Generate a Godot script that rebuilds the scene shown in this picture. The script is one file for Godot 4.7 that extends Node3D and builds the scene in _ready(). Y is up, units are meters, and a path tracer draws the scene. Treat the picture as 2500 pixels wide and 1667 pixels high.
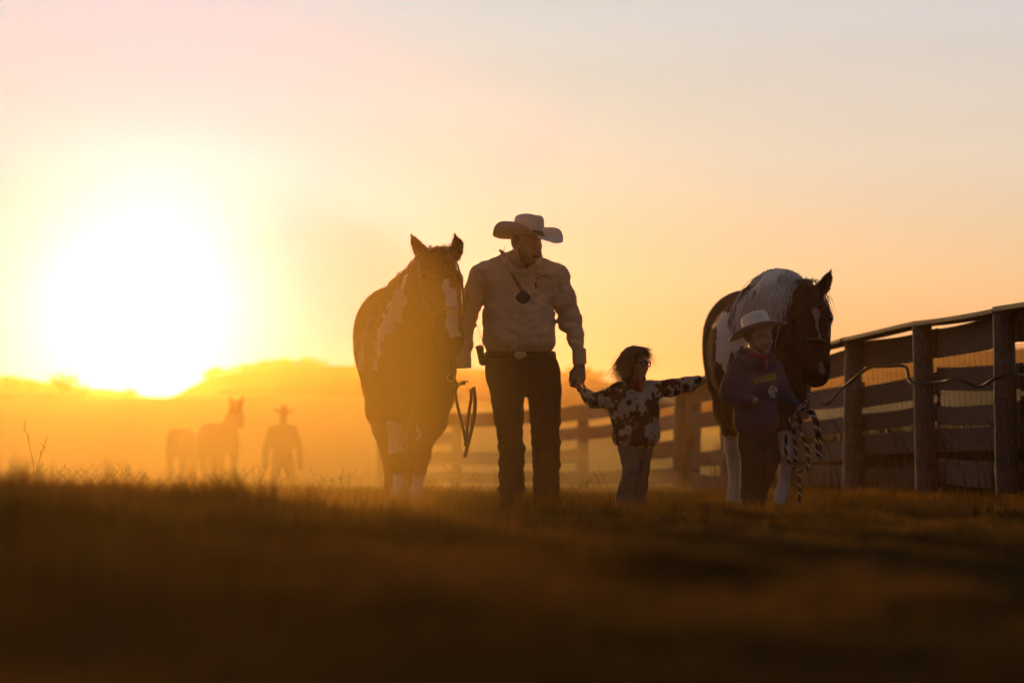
extends Node3D
# A rider's family leading two paint horses through dusty grass at sunset.
# Metres, y up; the camera stands at the origin 0.25 m above the ground and looks along -z.

const SUN_AZIMUTH := -0.147
const SUN_HEIGHT := 0.064

var taken := {}
var mats := {}
var noise_a := FastNoiseLite.new()
var noise_b := FastNoiseLite.new()


# ---------------------------------------------------------------- naming

func numbered(called: String) -> String:
	var n: int = taken.get(called, 0)
	taken[called] = n + 1
	return called if n == 0 else "%s_%03d" % [called, n]


func tag(o: Node, label: String, category: String, group := "", kind := "") -> void:
	o.set_meta("label", label)
	o.set_meta("category", category)
	if group:
		o.set_meta("group", group)
	if kind:
		o.set_meta("kind", kind)


func thing(called: String, at: Vector3, label: String, category: String, group := "") -> Node3D:
	var o := Node3D.new()
	o.name = numbered(called)
	add_child(o)
	o.position = at
	tag(o, label, category, group)
	return o


func away(p: Node3D) -> Vector3:
	var at := Vector3.ZERO
	var q: Node = p
	while q != null and q != self and q is Node3D:
		at += (q as Node3D).position
		q = q.get_parent()
	return at


# world-space arrays become a mesh in its parent's own axes
func part(called: String, arrays: Array, m: Material, parent: Node3D) -> MeshInstance3D:
	var o := MeshInstance3D.new()
	o.name = called
	var off := away(parent)
	if off != Vector3.ZERO:
		var v: PackedVector3Array = arrays[Mesh.ARRAY_VERTEX]
		for i in v.size():
			v[i] -= off
		arrays[Mesh.ARRAY_VERTEX] = v
	var am := ArrayMesh.new()
	am.add_surface_from_arrays(Mesh.PRIMITIVE_TRIANGLES, arrays)
	am.surface_set_material(0, m)
	o.mesh = am
	parent.add_child(o, true)
	return o


# ---------------------------------------------------------------- materials

func lin(r: float, g: float, b: float) -> Color:
	return Color(r, g, b).linear_to_srgb()


func noise_texture(freq: float, size := 512, octaves := 4, kind := FastNoiseLite.TYPE_SIMPLEX_SMOOTH) -> NoiseTexture2D:
	var f := FastNoiseLite.new()
	f.noise_type = kind
	f.frequency = freq
	f.fractal_octaves = octaves
	f.seed = int(freq * 1000.0) + size
	var t := NoiseTexture2D.new()
	t.width = size
	t.height = size
	t.seamless = true
	t.noise = f
	return t


func mat(called: String, c: Color, rough := 0.9, opt := {}) -> StandardMaterial3D:
	if mats.has(called):
		return mats[called]
	var m := StandardMaterial3D.new()
	m.resource_name = called
	m.albedo_color = c
	m.roughness = rough
	m.metallic_specular = opt.get("spec", 0.35)
	if opt.get("spec", 0.35) == 0.0:
		m.specular_mode = BaseMaterial3D.SPECULAR_DISABLED
	m.metallic = opt.get("metal", 0.0)
	m.vertex_color_use_as_albedo = opt.get("vc", false)
	if opt.has("bump"):
		m.heightmap_enabled = true
		m.heightmap_texture = opt.bump
		m.heightmap_scale = opt.get("depth", 0.3)
		m.uv1_triplanar = true
		m.uv1_scale = Vector3.ONE * opt.get("scale", 4.0)
	if opt.has("stain"):
		m.albedo_texture = opt.stain
		m.uv1_triplanar = true
		m.uv1_scale = Vector3.ONE * opt.get("scale", 4.0)
	if opt.has("back"):
		m.backlight_enabled = true
		m.backlight = opt.back
	if opt.has("rim"):
		m.rim_enabled = true
		m.rim = opt.rim
		m.rim_tint = 0.7
	mats[called] = m
	return m


# ---------------------------------------------------------------- small mesh builders (world space)

func blank() -> Array:
	var a := []
	a.resize(Mesh.ARRAY_MAX)
	a[Mesh.ARRAY_VERTEX] = PackedVector3Array()
	a[Mesh.ARRAY_NORMAL] = PackedVector3Array()
	a[Mesh.ARRAY_COLOR] = PackedColorArray()
	a[Mesh.ARRAY_INDEX] = PackedInt32Array()
	return a


func join(into: Array, more: Array) -> Array:
	var v: PackedVector3Array = into[Mesh.ARRAY_VERTEX]
	var at := v.size()
	v.append_array(more[Mesh.ARRAY_VERTEX])
	var nn: PackedVector3Array = into[Mesh.ARRAY_NORMAL]
	nn.append_array(more[Mesh.ARRAY_NORMAL])
	var c: PackedColorArray = into[Mesh.ARRAY_COLOR]
	c.append_array(more[Mesh.ARRAY_COLOR])
	var ix: PackedInt32Array = into[Mesh.ARRAY_INDEX]
	var other: PackedInt32Array = more[Mesh.ARRAY_INDEX]
	for i in other:
		ix.append(i + at)
	into[Mesh.ARRAY_VERTEX] = v
	into[Mesh.ARRAY_NORMAL] = nn
	into[Mesh.ARRAY_COLOR] = c
	into[Mesh.ARRAY_INDEX] = ix
	return into


func smooth_path(pts: Array, steps := 6) -> Array:
	if pts.size() < 3:
		return pts
	var out := []
	for i in pts.size() - 1:
		var p0: Vector3 = pts[maxi(i - 1, 0)]
		var p1: Vector3 = pts[i]
		var p2: Vector3 = pts[i + 1]
		var p3: Vector3 = pts[mini(i + 2, pts.size() - 1)]
		for s in steps:
			out.append(p1.cubic_interpolate(p2, p0, p3, float(s) / steps))
	out.append(pts[-1])
	return out


# a tube along a path; radius from r0 to r1; flat < 1 squashes it to a strap; paint(t, angle) gives the colour
func tube(path: Array, r0: float, r1 := -1.0, sides := 7, color := Color.WHITE, flat := 1.0, paint = null) -> Array:
	var a := blank()
	var v := PackedVector3Array()
	var nn := PackedVector3Array()
	var c := PackedColorArray()
	var ix := PackedInt32Array()
	if r1 < 0.0:
		r1 = r0
	var count := path.size()
	var side := Vector3.ZERO
	for i in count:
		var p: Vector3 = path[i]
		var t: Vector3 = (path[mini(i + 1, count - 1)] - path[maxi(i - 1, 0)])
		t = t.normalized() if t.length() > 1e-6 else Vector3.UP
		if side == Vector3.ZERO:
			side = t.cross(Vector3(0.13, 0.1, 1.0)).normalized()
		else:
			side = (side - t * side.dot(t)).normalized()
		var up := t.cross(side)
		var r := lerpf(r0, r1, float(i) / maxf(count - 1, 1))
		for s in sides:
			var ang := TAU * s / sides
			var d := side * cos(ang) + up * sin(ang) * flat
			v.append(p + d * r)
			nn.append((side * cos(ang) * flat + up * sin(ang)).normalized())
			c.append(paint.call(float(i) / maxf(count - 1, 1), ang) if paint != null else color)
	for i in count - 1:
		for s in sides:
			var q := i * sides + s
			var w := i * sides + (s + 1) % sides
			ix.append_array([q, q + sides, w, w, q + sides, w + sides])
	for e in 2:
		var at := v.size()
		var from := 0 if e == 0 else (count - 1) * sides
		var dir: Vector3 = (path[0] - path[1]) if e == 0 else (path[count - 1] - path[count - 2])
		v.append(path[0] if e == 0 else path[count - 1])
		nn.append(dir.normalized())
		c.append(c[from])
		for s in sides:
			if e == 0:
				ix.append_array([at, from + s, from + (s + 1) % sides])
			else:
				ix.append_array([at, from + (s + 1) % sides, from + s])
	a[Mesh.ARRAY_VERTEX] = v
	a[Mesh.ARRAY_NORMAL] = nn
	a[Mesh.ARRAY_COLOR] = c
	a[Mesh.ARRAY_INDEX] = ix
	return a


# a grid of points (rows x cols) as a smooth sheet; wrap joins the last column to the first
func sheet(points: PackedVector3Array, rows: int, cols: int, wrap := false, color := Color.WHITE, flip := false) -> Array:
	var a := blank()
	var nn := PackedVector3Array()
	nn.resize(points.size())
	var ix := PackedInt32Array()
	for r in rows - 1:
		for k in (cols if wrap else cols - 1):
			var p := r * cols + k
			var q := r * cols + (k + 1) % cols
			for tri in [[p, q, p + cols], [q, q + cols, p + cols]]:
				var i0: int = tri[0]
				var i1: int = tri[1]
				var i2: int = tri[2]
				if flip:
					var keep := i1
					i1 = i2
					i2 = keep
				var fn := (points[i2] - points[i0]).cross(points[i1] - points[i0])
				nn[i0] += fn
				nn[i1] += fn
				nn[i2] += fn
				ix.append_array([i0, i1, i2])
	var c := PackedColorArray()
	c.resize(points.size())
	c.fill(color)
	for i in nn.size():
		nn[i] = nn[i].normalized() if nn[i].length() > 1e-12 else Vector3.UP
	a[Mesh.ARRAY_VERTEX] = points
	a[Mesh.ARRAY_NORMAL] = nn
	a[Mesh.ARRAY_COLOR] = c
	a[Mesh.ARRAY_INDEX] = ix
	return a


# flat-shaded polygon soup
func soup(tris: PackedVector3Array, color := Color.WHITE) -> Array:
	var a := blank()
	var nn := PackedVector3Array()
	var c := PackedColorArray()
	var ix := PackedInt32Array()
	for i in range(0, tris.size(), 3):
		var fn := (tris[i + 2] - tris[i]).cross(tris[i + 1] - tris[i]).normalized()
		nn.append_array([fn, fn, fn])
		c.append_array([color, color, color])
		ix.append_array([i, i + 1, i + 2])
	a[Mesh.ARRAY_VERTEX] = tris
	a[Mesh.ARRAY_NORMAL] = nn
	a[Mesh.ARRAY_COLOR] = c
	a[Mesh.ARRAY_INDEX] = ix
	return a


func ball(at: Vector3, r: Vector3, color := Color.WHITE, rows := 9, cols := 14) -> Array:
	var p := PackedVector3Array()
	for i in rows:
		var u := PI * i / (rows - 1)
		for k in cols:
			var w := TAU * k / cols
			p.append(at + Vector3(sin(u) * cos(w), cos(u), sin(u) * sin(w)) * r)
	return sheet(p, rows, cols, true, color)


# ---------------------------------------------------------------- bodies: a distance field of tapered bones, meshed as surface nets

class Body:
	var bones := []          # [a, b, ra, rb, squash, blend, cut?]
	var planes := []         # [point, outward normal]
	var ripple := 0.0
	var ripple_noise: FastNoiseLite
	var ripple_scale := Vector3.ONE

	func chain(pts: Array, squash := Vector3.ONE, blend := 0.04) -> Body:
		if pts.size() == 1:
			pts = [pts[0], pts[0]]
		for i in pts.size() - 1:
			var a: Vector4 = pts[i]
			var b: Vector4 = pts[i + 1]
			bones.append([Vector3(a.x, a.y, a.z), Vector3(b.x, b.y, b.z), a.w, b.w, squash, blend, false])
		return self

	func carve(pts: Array, squash := Vector3.ONE, blend := 0.01) -> Body:
		var n := bones.size()
		chain(pts, squash, blend)
		for i in range(n, bones.size()):
			bones[i][6] = true
		return self

	# distance to the surface at one point
	func at(p: Vector3) -> float:
		var d := 10.0
		for b in bones:
			if b[6]:
				continue
			var ba: Vector3 = b[1] - b[0]
			var t := clampf((p - b[0]).dot(ba) / maxf(ba.length_squared(), 1e-9), 0.0, 1.0)
			var s: Vector3 = b[4]
			var e: float = (((p - b[0] - ba * t) / s).length() - lerpf(b[2], b[3], t)) * minf(s.x, minf(s.y, s.z))
			var k: float = b[5]
			var g := clampf(0.5 + 0.5 * (d - e) / k, 0.0, 1.0)
			d = lerpf(d, e, g) - k * g * (1.0 - g)
		if ripple > 0.0:
			d += ripple * ripple_noise.get_noise_3dv(p * ripple_scale)
		return d

	# the point of the surface in front of p, raised a little
	func front(p: Vector3, lift := 0.002) -> Vector3:
		var q := Vector3(p.x, p.y, p.z + 0.35)
		for i in 80:
			var d := at(q) - lift
			if d < 0.0004:
				break
			q.z -= maxf(d * 0.6, 0.0005)
			if q.z < p.z - 0.3:
				return p
		return q

	# the field's surface as mesh arrays; frame moves the result; paint(point, normal) gives vertex colours
	func build(h: float, frame := Transform3D.IDENTITY, paint = null) -> Array:
		var lo := Vector3.ONE * 1e9
		var hi := -lo
		for b in bones:
			if b[6]:
				continue
			var r: Vector3 = b[4] * maxf(b[2], b[3]) + Vector3.ONE * (h * 2.5 + ripple)
			lo = lo.min(b[0] - r).min(b[1] - r)
			hi = hi.max(b[0] + r).max(b[1] + r)
		var nx := int(ceil((hi.x - lo.x) / h)) + 2
		var ny := int(ceil((hi.y - lo.y) / h)) + 2
		var nz := int(ceil((hi.z - lo.z) / h)) + 2
		var sy := nx
		var sz := nx * ny
		var d := PackedFloat32Array()
		d.resize(nx * ny * nz)
		d.fill(10.0)
		for b in bones:
			var a: Vector3 = b[0]
			var ba: Vector3 = b[1] - b[0]
			var inv := 1.0 / maxf(ba.length_squared(), 1e-9)
			var ra: float = b[2]
			var dr: float = b[3] - b[2]
			var s: Vector3 = b[4]
			var invs := Vector3.ONE / s
			var least := minf(s.x, minf(s.y, s.z))
			var k: float = b[5]
			var cut: bool = b[6]
			var reach: Vector3 = s * maxf(b[2], b[3]) + Vector3.ONE * (k * 1.5 + h * 2.5 + ripple)
			var p0: Vector3 = (a.min(b[1]) - reach - lo) / h
			var p1: Vector3 = (a.max(b[1]) + reach - lo) / h
			var x0 := maxi(int(p0.x), 0)
			var x1 := mini(int(p1.x) + 1, nx)
			for iz in range(maxi(int(p0.z), 0), mini(int(p1.z) + 1, nz)):
				for iy in range(maxi(int(p0.y), 0), mini(int(p1.y) + 1, ny)):
					var at := iz * sz + iy * sy + x0
					var p := lo + Vector3(x0, iy, iz) * h - a
					for ix in range(x0, x1):
						var t := clampf(p.dot(ba) * inv, 0.0, 1.0)
						var e := (((p - ba * t) * invs).length() - ra - dr * t) * least
						var was := d[at]
						if cut:
							e = -e
							var g := clampf(0.5 - 0.5 * (was - e) / k, 0.0, 1.0)
							d[at] = was + (e - was) * g + k * g * (1.0 - g)
						elif e < was + k:
							var g := clampf(0.5 + 0.5 * (was - e) / k, 0.0, 1.0)
							d[at] = was + (e - was) * g - k * g * (1.0 - g)
						at += 1
						p.x += h
		if ripple > 0.0:
			var at := 0
			for iz in nz:
				for iy in ny:
					for ix in nx:
						if absf(d[at]) < ripple * 1.5 + h * 2.0:
							d[at] += ripple * ripple_noise.get_noise_3dv((lo + Vector3(ix, iy, iz) * h) * ripple_scale)
						at += 1
		for pl in planes:
			var n: Vector3 = pl[1]
			var c: float = n.dot(pl[0])
			var at := 0
			for iz in nz:
				for iy in ny:
					var e := n.dot(lo + Vector3(0, iy, iz) * h) - c
					for ix in nx:
						if e > d[at]:
							d[at] = e
						at += 1
						e += n.x * h
		var cell := PackedInt32Array()
		cell.resize(d.size())
		cell.fill(-1)
		var v := PackedVector3Array()
		var nn := PackedVector3Array()
		for iz in nz - 1:
			for iy in ny - 1:
				var at := iz * sz + iy * sy
				for ix in nx - 1:
					var q := at + ix
					var d0 := d[q]
					var d1 := d[q + 1]
					var d2 := d[q + sy]
					var d3 := d[q + sy + 1]
					var d4 := d[q + sz]
					var d5 := d[q + sz + 1]
					var d6 := d[q + sz + sy]
					var d7 := d[q + sz + sy + 1]
					var inside := int(d0 < 0) + int(d1 < 0) + int(d2 < 0) + int(d3 < 0) + int(d4 < 0) + int(d5 < 0) + int(d6 < 0) + int(d7 < 0)
					if inside == 0 or inside == 8:
						continue
					var sum := Vector3.ZERO
					var many := 0
					if (d0 < 0) != (d1 < 0):
						sum += Vector3(d0 / (d0 - d1), 0, 0)
						many += 1
					if (d2 < 0) != (d3 < 0):
						sum += Vector3(d2 / (d2 - d3), 1, 0)
						many += 1
					if (d4 < 0) != (d5 < 0):
						sum += Vector3(d4 / (d4 - d5), 0, 1)
						many += 1
					if (d6 < 0) != (d7 < 0):
						sum += Vector3(d6 / (d6 - d7), 1, 1)
						many += 1
					if (d0 < 0) != (d2 < 0):
						sum += Vector3(0, d0 / (d0 - d2), 0)
						many += 1
					if (d1 < 0) != (d3 < 0):
						sum += Vector3(1, d1 / (d1 - d3), 0)
						many += 1
					if (d4 < 0) != (d6 < 0):
						sum += Vector3(0, d4 / (d4 - d6), 1)
						many += 1
					if (d5 < 0) != (d7 < 0):
						sum += Vector3(1, d5 / (d5 - d7), 1)
						many += 1
					if (d0 < 0) != (d4 < 0):
						sum += Vector3(0, 0, d0 / (d0 - d4))
						many += 1
					if (d1 < 0) != (d5 < 0):
						sum += Vector3(1, 0, d1 / (d1 - d5))
						many += 1
					if (d2 < 0) != (d6 < 0):
						sum += Vector3(0, 1, d2 / (d2 - d6))
						many += 1
					if (d3 < 0) != (d7 < 0):
						sum += Vector3(1, 1, d3 / (d3 - d7))
						many += 1
					cell[q] = v.size()
					v.append(lo + (Vector3(ix, iy, iz) + sum / many) * h)
					nn.append(Vector3(d1 + d3 + d5 + d7 - d0 - d2 - d4 - d6, d2 + d3 + d6 + d7 - d0 - d1 - d4 - d5, d4 + d5 + d6 + d7 - d0 - d1 - d2 - d3).normalized())
		var tri := PackedInt32Array()
		for iz in range(1, nz - 1):
			for iy in range(1, ny - 1):
				for ix in range(1, nx - 1):
					var q := iz * sz + iy * sy + ix
					var here := d[q] < 0
					for axis in 3:
						var step := 1 if axis == 0 else (sy if axis == 1 else sz)
						if here == (d[q + step] < 0):
							continue
						var u := sy if axis == 0 else (sz if axis == 1 else 1)
						var w := sz if axis == 0 else (1 if axis == 1 else sy)
						var i0 := cell[q]
						var i1 := cell[q - u]
						var i2 := cell[q - u - w]
						var i3 := cell[q - w]
						if i0 < 0 or i1 < 0 or i2 < 0 or i3 < 0:
							continue
						if here:
							tri.append_array([i0, i2, i1, i0, i3, i2])
						else:
							tri.append_array([i0, i1, i2, i0, i2, i3])
		var col := PackedColorArray()
		col.resize(v.size())
		col.fill(Color.WHITE)
		for i in v.size():
			v[i] = frame * v[i]
			nn[i] = (frame.basis * nn[i]).normalized()
			if paint != null:
				col[i] = paint.call(v[i], nn[i])
		var out := []
		out.resize(Mesh.ARRAY_MAX)
		out[Mesh.ARRAY_VERTEX] = v
		out[Mesh.ARRAY_NORMAL] = nn
		out[Mesh.ARRAY_COLOR] = col
		out[Mesh.ARRAY_INDEX] = tri
		return out


func shift(pts: Array, by: Vector3, grow := 1.0) -> Array:
	var out := []
	for p: Vector4 in pts:
		out.append(Vector4(p.x + by.x, p.y + by.y, p.z + by.z, p.w * grow))
	return out


# short hairs standing on a surface, one mesh; the colour of each follows the surface under it
func fuzz(arrays: Array, length: float, width: float, seed_: int, tint := Color.WHITE, lie := Vector3(0, -0.6, 0), per := 1) -> Array:
	var rng := RandomNumberGenerator.new()
	rng.seed = seed_
	var v: PackedVector3Array = arrays[Mesh.ARRAY_VERTEX]
	var nn: PackedVector3Array = arrays[Mesh.ARRAY_NORMAL]
	var c: PackedColorArray = arrays[Mesh.ARRAY_COLOR]
	var hv := PackedVector3Array()
	var hn := PackedVector3Array()
	var hc := PackedColorArray()
	var ix := PackedInt32Array()
	for i in v.size():
		for k in per:
			var n := nn[i]
			var side := n.cross(Vector3(rng.randfn(), rng.randfn(), rng.randfn())).normalized()
			var root := v[i] + side * rng.randf() * 0.008 - n * 0.002
			var tip := root + (n * rng.randf_range(0.35, 0.8) + lie + Vector3(rng.randfn(), rng.randfn(), rng.randfn()) * 0.25).normalized() * length * rng.randf_range(0.6, 1.25)
			var across := (tip - root).cross(n).normalized() * width
			var at := hv.size()
			hv.append_array([root - across, root + across, tip])
			hn.append_array([n, n, n])
			var tone := (c[i] * tint).lerp(Color(0.45, 0.36, 0.27), 0.03)  # dust clinging to the fibres
			hc.append_array([tone, tone, tone])
			ix.append_array([at, at + 1, at + 2])
	var out := blank()
	out[Mesh.ARRAY_VERTEX] = hv
	out[Mesh.ARRAY_NORMAL] = hn
	out[Mesh.ARRAY_COLOR] = hc
	out[Mesh.ARRAY_INDEX] = ix
	return out


func hairs(called: String, arrays: Array, parent: Node3D) -> void:
	var o := part(called, arrays, mat("short_fibres", Color.WHITE, 0.5, {"vc": true, "spec": 0.6, "back": Color(1.0, 0.95, 0.9)}), parent)
	o.set_meta("kind", "stuff")


# ---------------------------------------------------------------- light and air

func sky_color(dir: Vector3, sun: Vector3) -> Color:
	var el := rad_to_deg(asin(clampf(dir.y, 0.0, 1.0)))
	var flat := Vector2(dir.x, dir.z).normalized().dot(Vector2(sun.x, sun.z).normalized()) * 0.5 + 0.5
	# dusk air: orange at the horizon, pale above it, cool overhead, dim away from the sun
	var bands := [[0.0, Vector3(0.86, 0.35, 0.10)], [2.8, Vector3(0.84, 0.38, 0.15)], [4.6, Vector3(0.82, 0.54, 0.28)], [7.5, Vector3(0.74, 0.63, 0.49)], [11.0, Vector3(0.645, 0.625, 0.61)], [22.0, Vector3(0.40, 0.42, 0.47)], [45.0, Vector3(0.17, 0.21, 0.28)], [90.0, Vector3(0.10, 0.14, 0.21)]]
	var c: Vector3 = bands[-1][1]
	for i in bands.size() - 1:
		if el < bands[i + 1][0]:
			c = (bands[i][1] as Vector3).lerp(bands[i + 1][1], (el - bands[i][0]) / (bands[i + 1][0] - bands[i][0]))
			break
	var far := Vector3(0.27, 0.23, 0.24).lerp(Vector3(0.13, 0.16, 0.22), smoothstep(6.0, 40.0, el))
	c = far.lerp(c, smoothstep(0.25, 0.97, flat))
	# the bright air round the sun
	var ang := rad_to_deg(acos(clampf(dir.dot(sun), -1.0, 1.0)))
	c += Vector3(1.0, 0.95, 0.92) * 1.4 * exp(-pow(ang / 2.5, 2.0)) + Vector3(0.2, 0.20, 0.20) * exp(-pow(ang / 5.2, 2.0))
	c -= Vector3(0.72, 0.05, 0.0) * exp(-pow(ang / 9.5, 2.0)) + Vector3(0.0, 0.68, 0.0) * exp(-pow(ang / 5.7, 2.0))
	c += Vector3(0.28, 0.25, 0.25) * exp(-ang / 3.5)
	c += Vector3(0.07, 0.045, 0.02) * exp(-ang / 9.0)
	c += Vector3(0.0, 0.0, 0.5) * exp(-pow(ang / 5.0, 2.0)) * smoothstep(8.5, 2.0, el)
	c = c.max(Vector3(0.02, 0.02, 0.02))
	# faint streaks of high thin cloud
	var veil := noise_a.get_noise_2d(atan2(dir.x, -dir.z) * 60.0 + el * 2.5, el * 9.0)
	c *= 1.0 + 0.045 * veil * smoothstep(2.0, 9.0, el)
	return Color(c.x, c.y, c.z)


func sun_direction() -> Vector3:
	return Vector3(sin(SUN_AZIMUTH) * cos(SUN_HEIGHT), sin(SUN_HEIGHT), -cos(SUN_AZIMUTH) * cos(SUN_HEIGHT))


func light_and_camera() -> void:
	var cam := Camera3D.new()
	cam.name = "camera"
	add_child(cam)
	cam.position = Vector3(0, 0.25, 0)
	cam.rotation.x = 0.05678
	cam.near = 0.05
	cam.far = 4000.0
	var lens := CameraAttributesPhysical.new()
	lens.frustum_focal_length = 85.0
	lens.frustum_focus_distance = 15.0
	lens.exposure_aperture = 2.0
	cam.attributes = lens
	cam.fov = 16.07
	cam.current = true

	var sun := sun_direction()
	var light := DirectionalLight3D.new()
	light.name = "sun"
	light.light_energy = 1.6
	light.light_color = lin(1.0, 0.54, 0.20)
	light.light_angular_distance = 0.5
	light.shadow_enabled = true
	add_child(light)
	light.basis = Basis.looking_at(-sun, Vector3.UP)

	var w := 1536
	var h := 768
	var im := Image.create(w, h, false, Image.FORMAT_RGBF)
	for y in h:
		var th := PI * (y + 0.5) / h
		for x in w:
			if y > h / 2 + 2:
				im.set_pixel(x, y, Color(0.10, 0.08, 0.06))
				continue
			var ph := TAU * (x + 0.5) / w
			var dir := Vector3(sin(th) * sin(ph), cos(th), -sin(th) * cos(ph))
			im.set_pixel(x, y, sky_color(dir, sun))
	var pano := PanoramaSkyMaterial.new()
	pano.panorama = ImageTexture.create_from_image(im)
	var sky := Sky.new()
	sky.sky_material = pano
	var env := Environment.new()
	env.background_mode = Environment.BG_SKY
	env.sky = sky
	env.tonemap_mode = Environment.TONE_MAPPER_LINEAR
	env.tonemap_exposure = 2.0
	env.background_energy_multiplier = 0.5
	env.sdfgi_enabled = true
	env.ssao_enabled = true
	env.ssil_enabled = true
	# dust hanging in the evening air, which throws most of the light onward from the sun
	env.volumetric_fog_enabled = true
	env.volumetric_fog_density = 0.00031
	env.volumetric_fog_albedo = lin(0.95, 0.54, 0.15)
	env.volumetric_fog_anisotropy = 0.88
	var around := WorldEnvironment.new()
	around.name = "environment"
	around.environment = env
	add_child(around)


func dust(at: Vector3, size: Vector3, density: float, label: String, tone := lin(0.95, 0.50, 0.07)) -> void:
	var o := FogVolume.new()
	o.name = numbered("dust")
	o.shape = RenderingServer.FOG_VOLUME_SHAPE_ELLIPSOID
	o.size = size
	var m := FogMaterial.new()
	m.resource_name = "dust"
	m.density = density
	m.albedo = tone
	o.material = m
	add_child(o)
	o.position = at
	tag(o, label, "dust", "", "stuff")


# ---------------------------------------------------------------- land

func ground_height(x: float, z: float) -> float:
	var d := -z
	var y := 0.03 + 0.025 * noise_a.get_noise_2d(x * 9.0, z * 9.0) * smoothstep(1.5, 5.0, d)
	y += 0.08 * smoothstep(0.0, -1.2, x) * smoothstep(3.0, 6.0, d) * smoothstep(11.0, 7.5, d)
	y += 0.05 * smoothstep(-0.5, -2.0, x) * smoothstep(11.0, 14.0, d) * smoothstep(24.0, 17.0, d)
	y += 0.06 * smoothstep(1.5, 3.0, x) * smoothstep(12.0, 18.0, d) * smoothstep(60.0, 25.0, d)
	y += 0.4 * noise_a.get_noise_2d(x * 0.25, z * 0.25) * smoothstep(170.0, 300.0, d)
	return y


func axis(points: Array) -> PackedFloat32Array:
	var out := PackedFloat32Array()
	for i in points.size() - 1:
		var n: int = points[i][1]
		for k in n:
			out.append(lerpf(points[i][0], points[i + 1][0], float(k) / n))
	out.append(points[-1][0])
	return out


func terrain(xs: PackedFloat32Array, zs: PackedFloat32Array, height: Callable) -> Array:
	var p := PackedVector3Array()
	for z in zs:
		for x in xs:
			p.append(Vector3(x, height.call(x, z), z))
	return sheet(p, zs.size(), xs.size())


func structure(called: String, arrays: Array, m: Material) -> MeshInstance3D:
	var o := part(called, arrays, m, self)
	o.set_meta("kind", "structure")
	return o


# ridge height by the direction it is seen in (x per metre of distance)
func ridge(profile: PackedVector2Array, s: float) -> float:
	for i in profile.size() - 1:
		if s <= profile[i + 1].x:
			var t := clampf((s - profile[i].x) / (profile[i + 1].x - profile[i].x), 0.0, 1.0)
			return lerpf(profile[i].y, profile[i + 1].y, t * t * (3.0 - 2.0 * t))
	return profile[-1].y


func far_hill(x: float, z: float) -> float:
	var d := -z
	var p := PackedVector2Array([Vector2(-1.2, 0.045), Vector2(-0.5, 0.05), Vector2(-0.212, 0.0445), Vector2(-0.19, 0.042), Vector2(-0.167, 0.039), Vector2(-0.143, 0.0355), Vector2(-0.12, 0.0445), Vector2(-0.105, 0.0475), Vector2(-0.09, 0.0485), Vector2(-0.06, 0.0495), Vector2(-0.02, 0.0480), Vector2(0.025, 0.0460), Vector2(0.042, 0.0420), Vector2(0.063, 0.0405), Vector2(0.077, 0.0440), Vector2(0.14, 0.051), Vector2(0.21, 0.056), Vector2(0.6, 0.055), Vector2(1.2, 0.045)])
	var top := 200.0 * ridge(p, x / 200.0) + 0.25
	var rise := smoothstep(150.0, 200.0, d)
	var y := top * rise - 0.5
	y += noise_a.get_noise_2d(x * 1.6, z * 1.6) * 0.22 * rise + noise_b.get_noise_2d(x * 2.0, z * 2.0) * 0.10 * rise
	return y - smoothstep(200.0, 250.0, d) * (top + 2.0)


func near_bank(x: float, z: float) -> float:
	var d := -z
	var p := PackedVector2Array([Vector2(-1.0, 0.045), Vector2(-0.3, 0.038), Vector2(-0.212, 0.0375), Vector2(-0.19, 0.038), Vector2(-0.16, 0.036), Vector2(-0.135, 0.0365), Vector2(-0.118, 0.0362), Vector2(-0.105, 0.0325), Vector2(-0.08, 0.028), Vector2(-0.05, 0.025), Vector2(0.0, 0.021), Vector2(0.1, 0.022), Vector2(0.5, 0.03)])
	var top := 140.0 * ridge(p, x / 140.0) + 0.25
	var rise := smoothstep(110.0, 140.0, d)
	return top * rise - 0.4 + noise_b.get_noise_2d(x * 1.6, z * 1.6) * 0.16 * rise - smoothstep(140.0, 165.0, d) * (top + 0.8)


func land() -> void:
	var soil := mat("soil", lin(0.075, 0.052, 0.03), 1.0, {"bump": noise_texture(0.03), "depth": 3.0, "scale": 1.2, "stain": soil_stain(), "spec": 0.1})
	var xs := axis([[-700, 6], [-200, 10], [-40, 12], [-8, 40], [8, 12], [40, 10], [200, 6], [700, 1]])
	var zs := axis([[-900, 6], [-300, 20], [-60, 20], [-26, 70], [-1.5, 8], [4, 6], [40, 4], [200, 1]])
	structure("ground", terrain(xs, zs, ground_height), soil)
	var brush := mat("hillside", lin(0.085, 0.06, 0.03), 1.0, {"bump": noise_texture(0.05), "depth": 20.0, "scale": 0.05, "stain": mats["soil"].albedo_texture, "spec": 0.1})
	structure("hill", terrain(axis([[-240, 16], [-55, 120], [55, 16], [240, 1]]), axis([[-252, 8], [-210, 16], [-185, 12], [-148, 1]]), far_hill), brush)
	structure("bank", terrain(axis([[-160, 12], [-40, 100], [40, 12], [160, 1]]), axis([[-167, 6], [-146, 12], [-130, 10], [-108, 1]]), near_bank), brush)


func soil_stain() -> NoiseTexture2D:
	var t := noise_texture(0.012, 512, 5)
	var g := Gradient.new()
	g.set_color(0, Color(0.62, 0.60, 0.58))
	g.set_color(1, Color(1, 1, 1))
	t.color_ramp = g
	return t


# ---------------------------------------------------------------- grass

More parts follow.
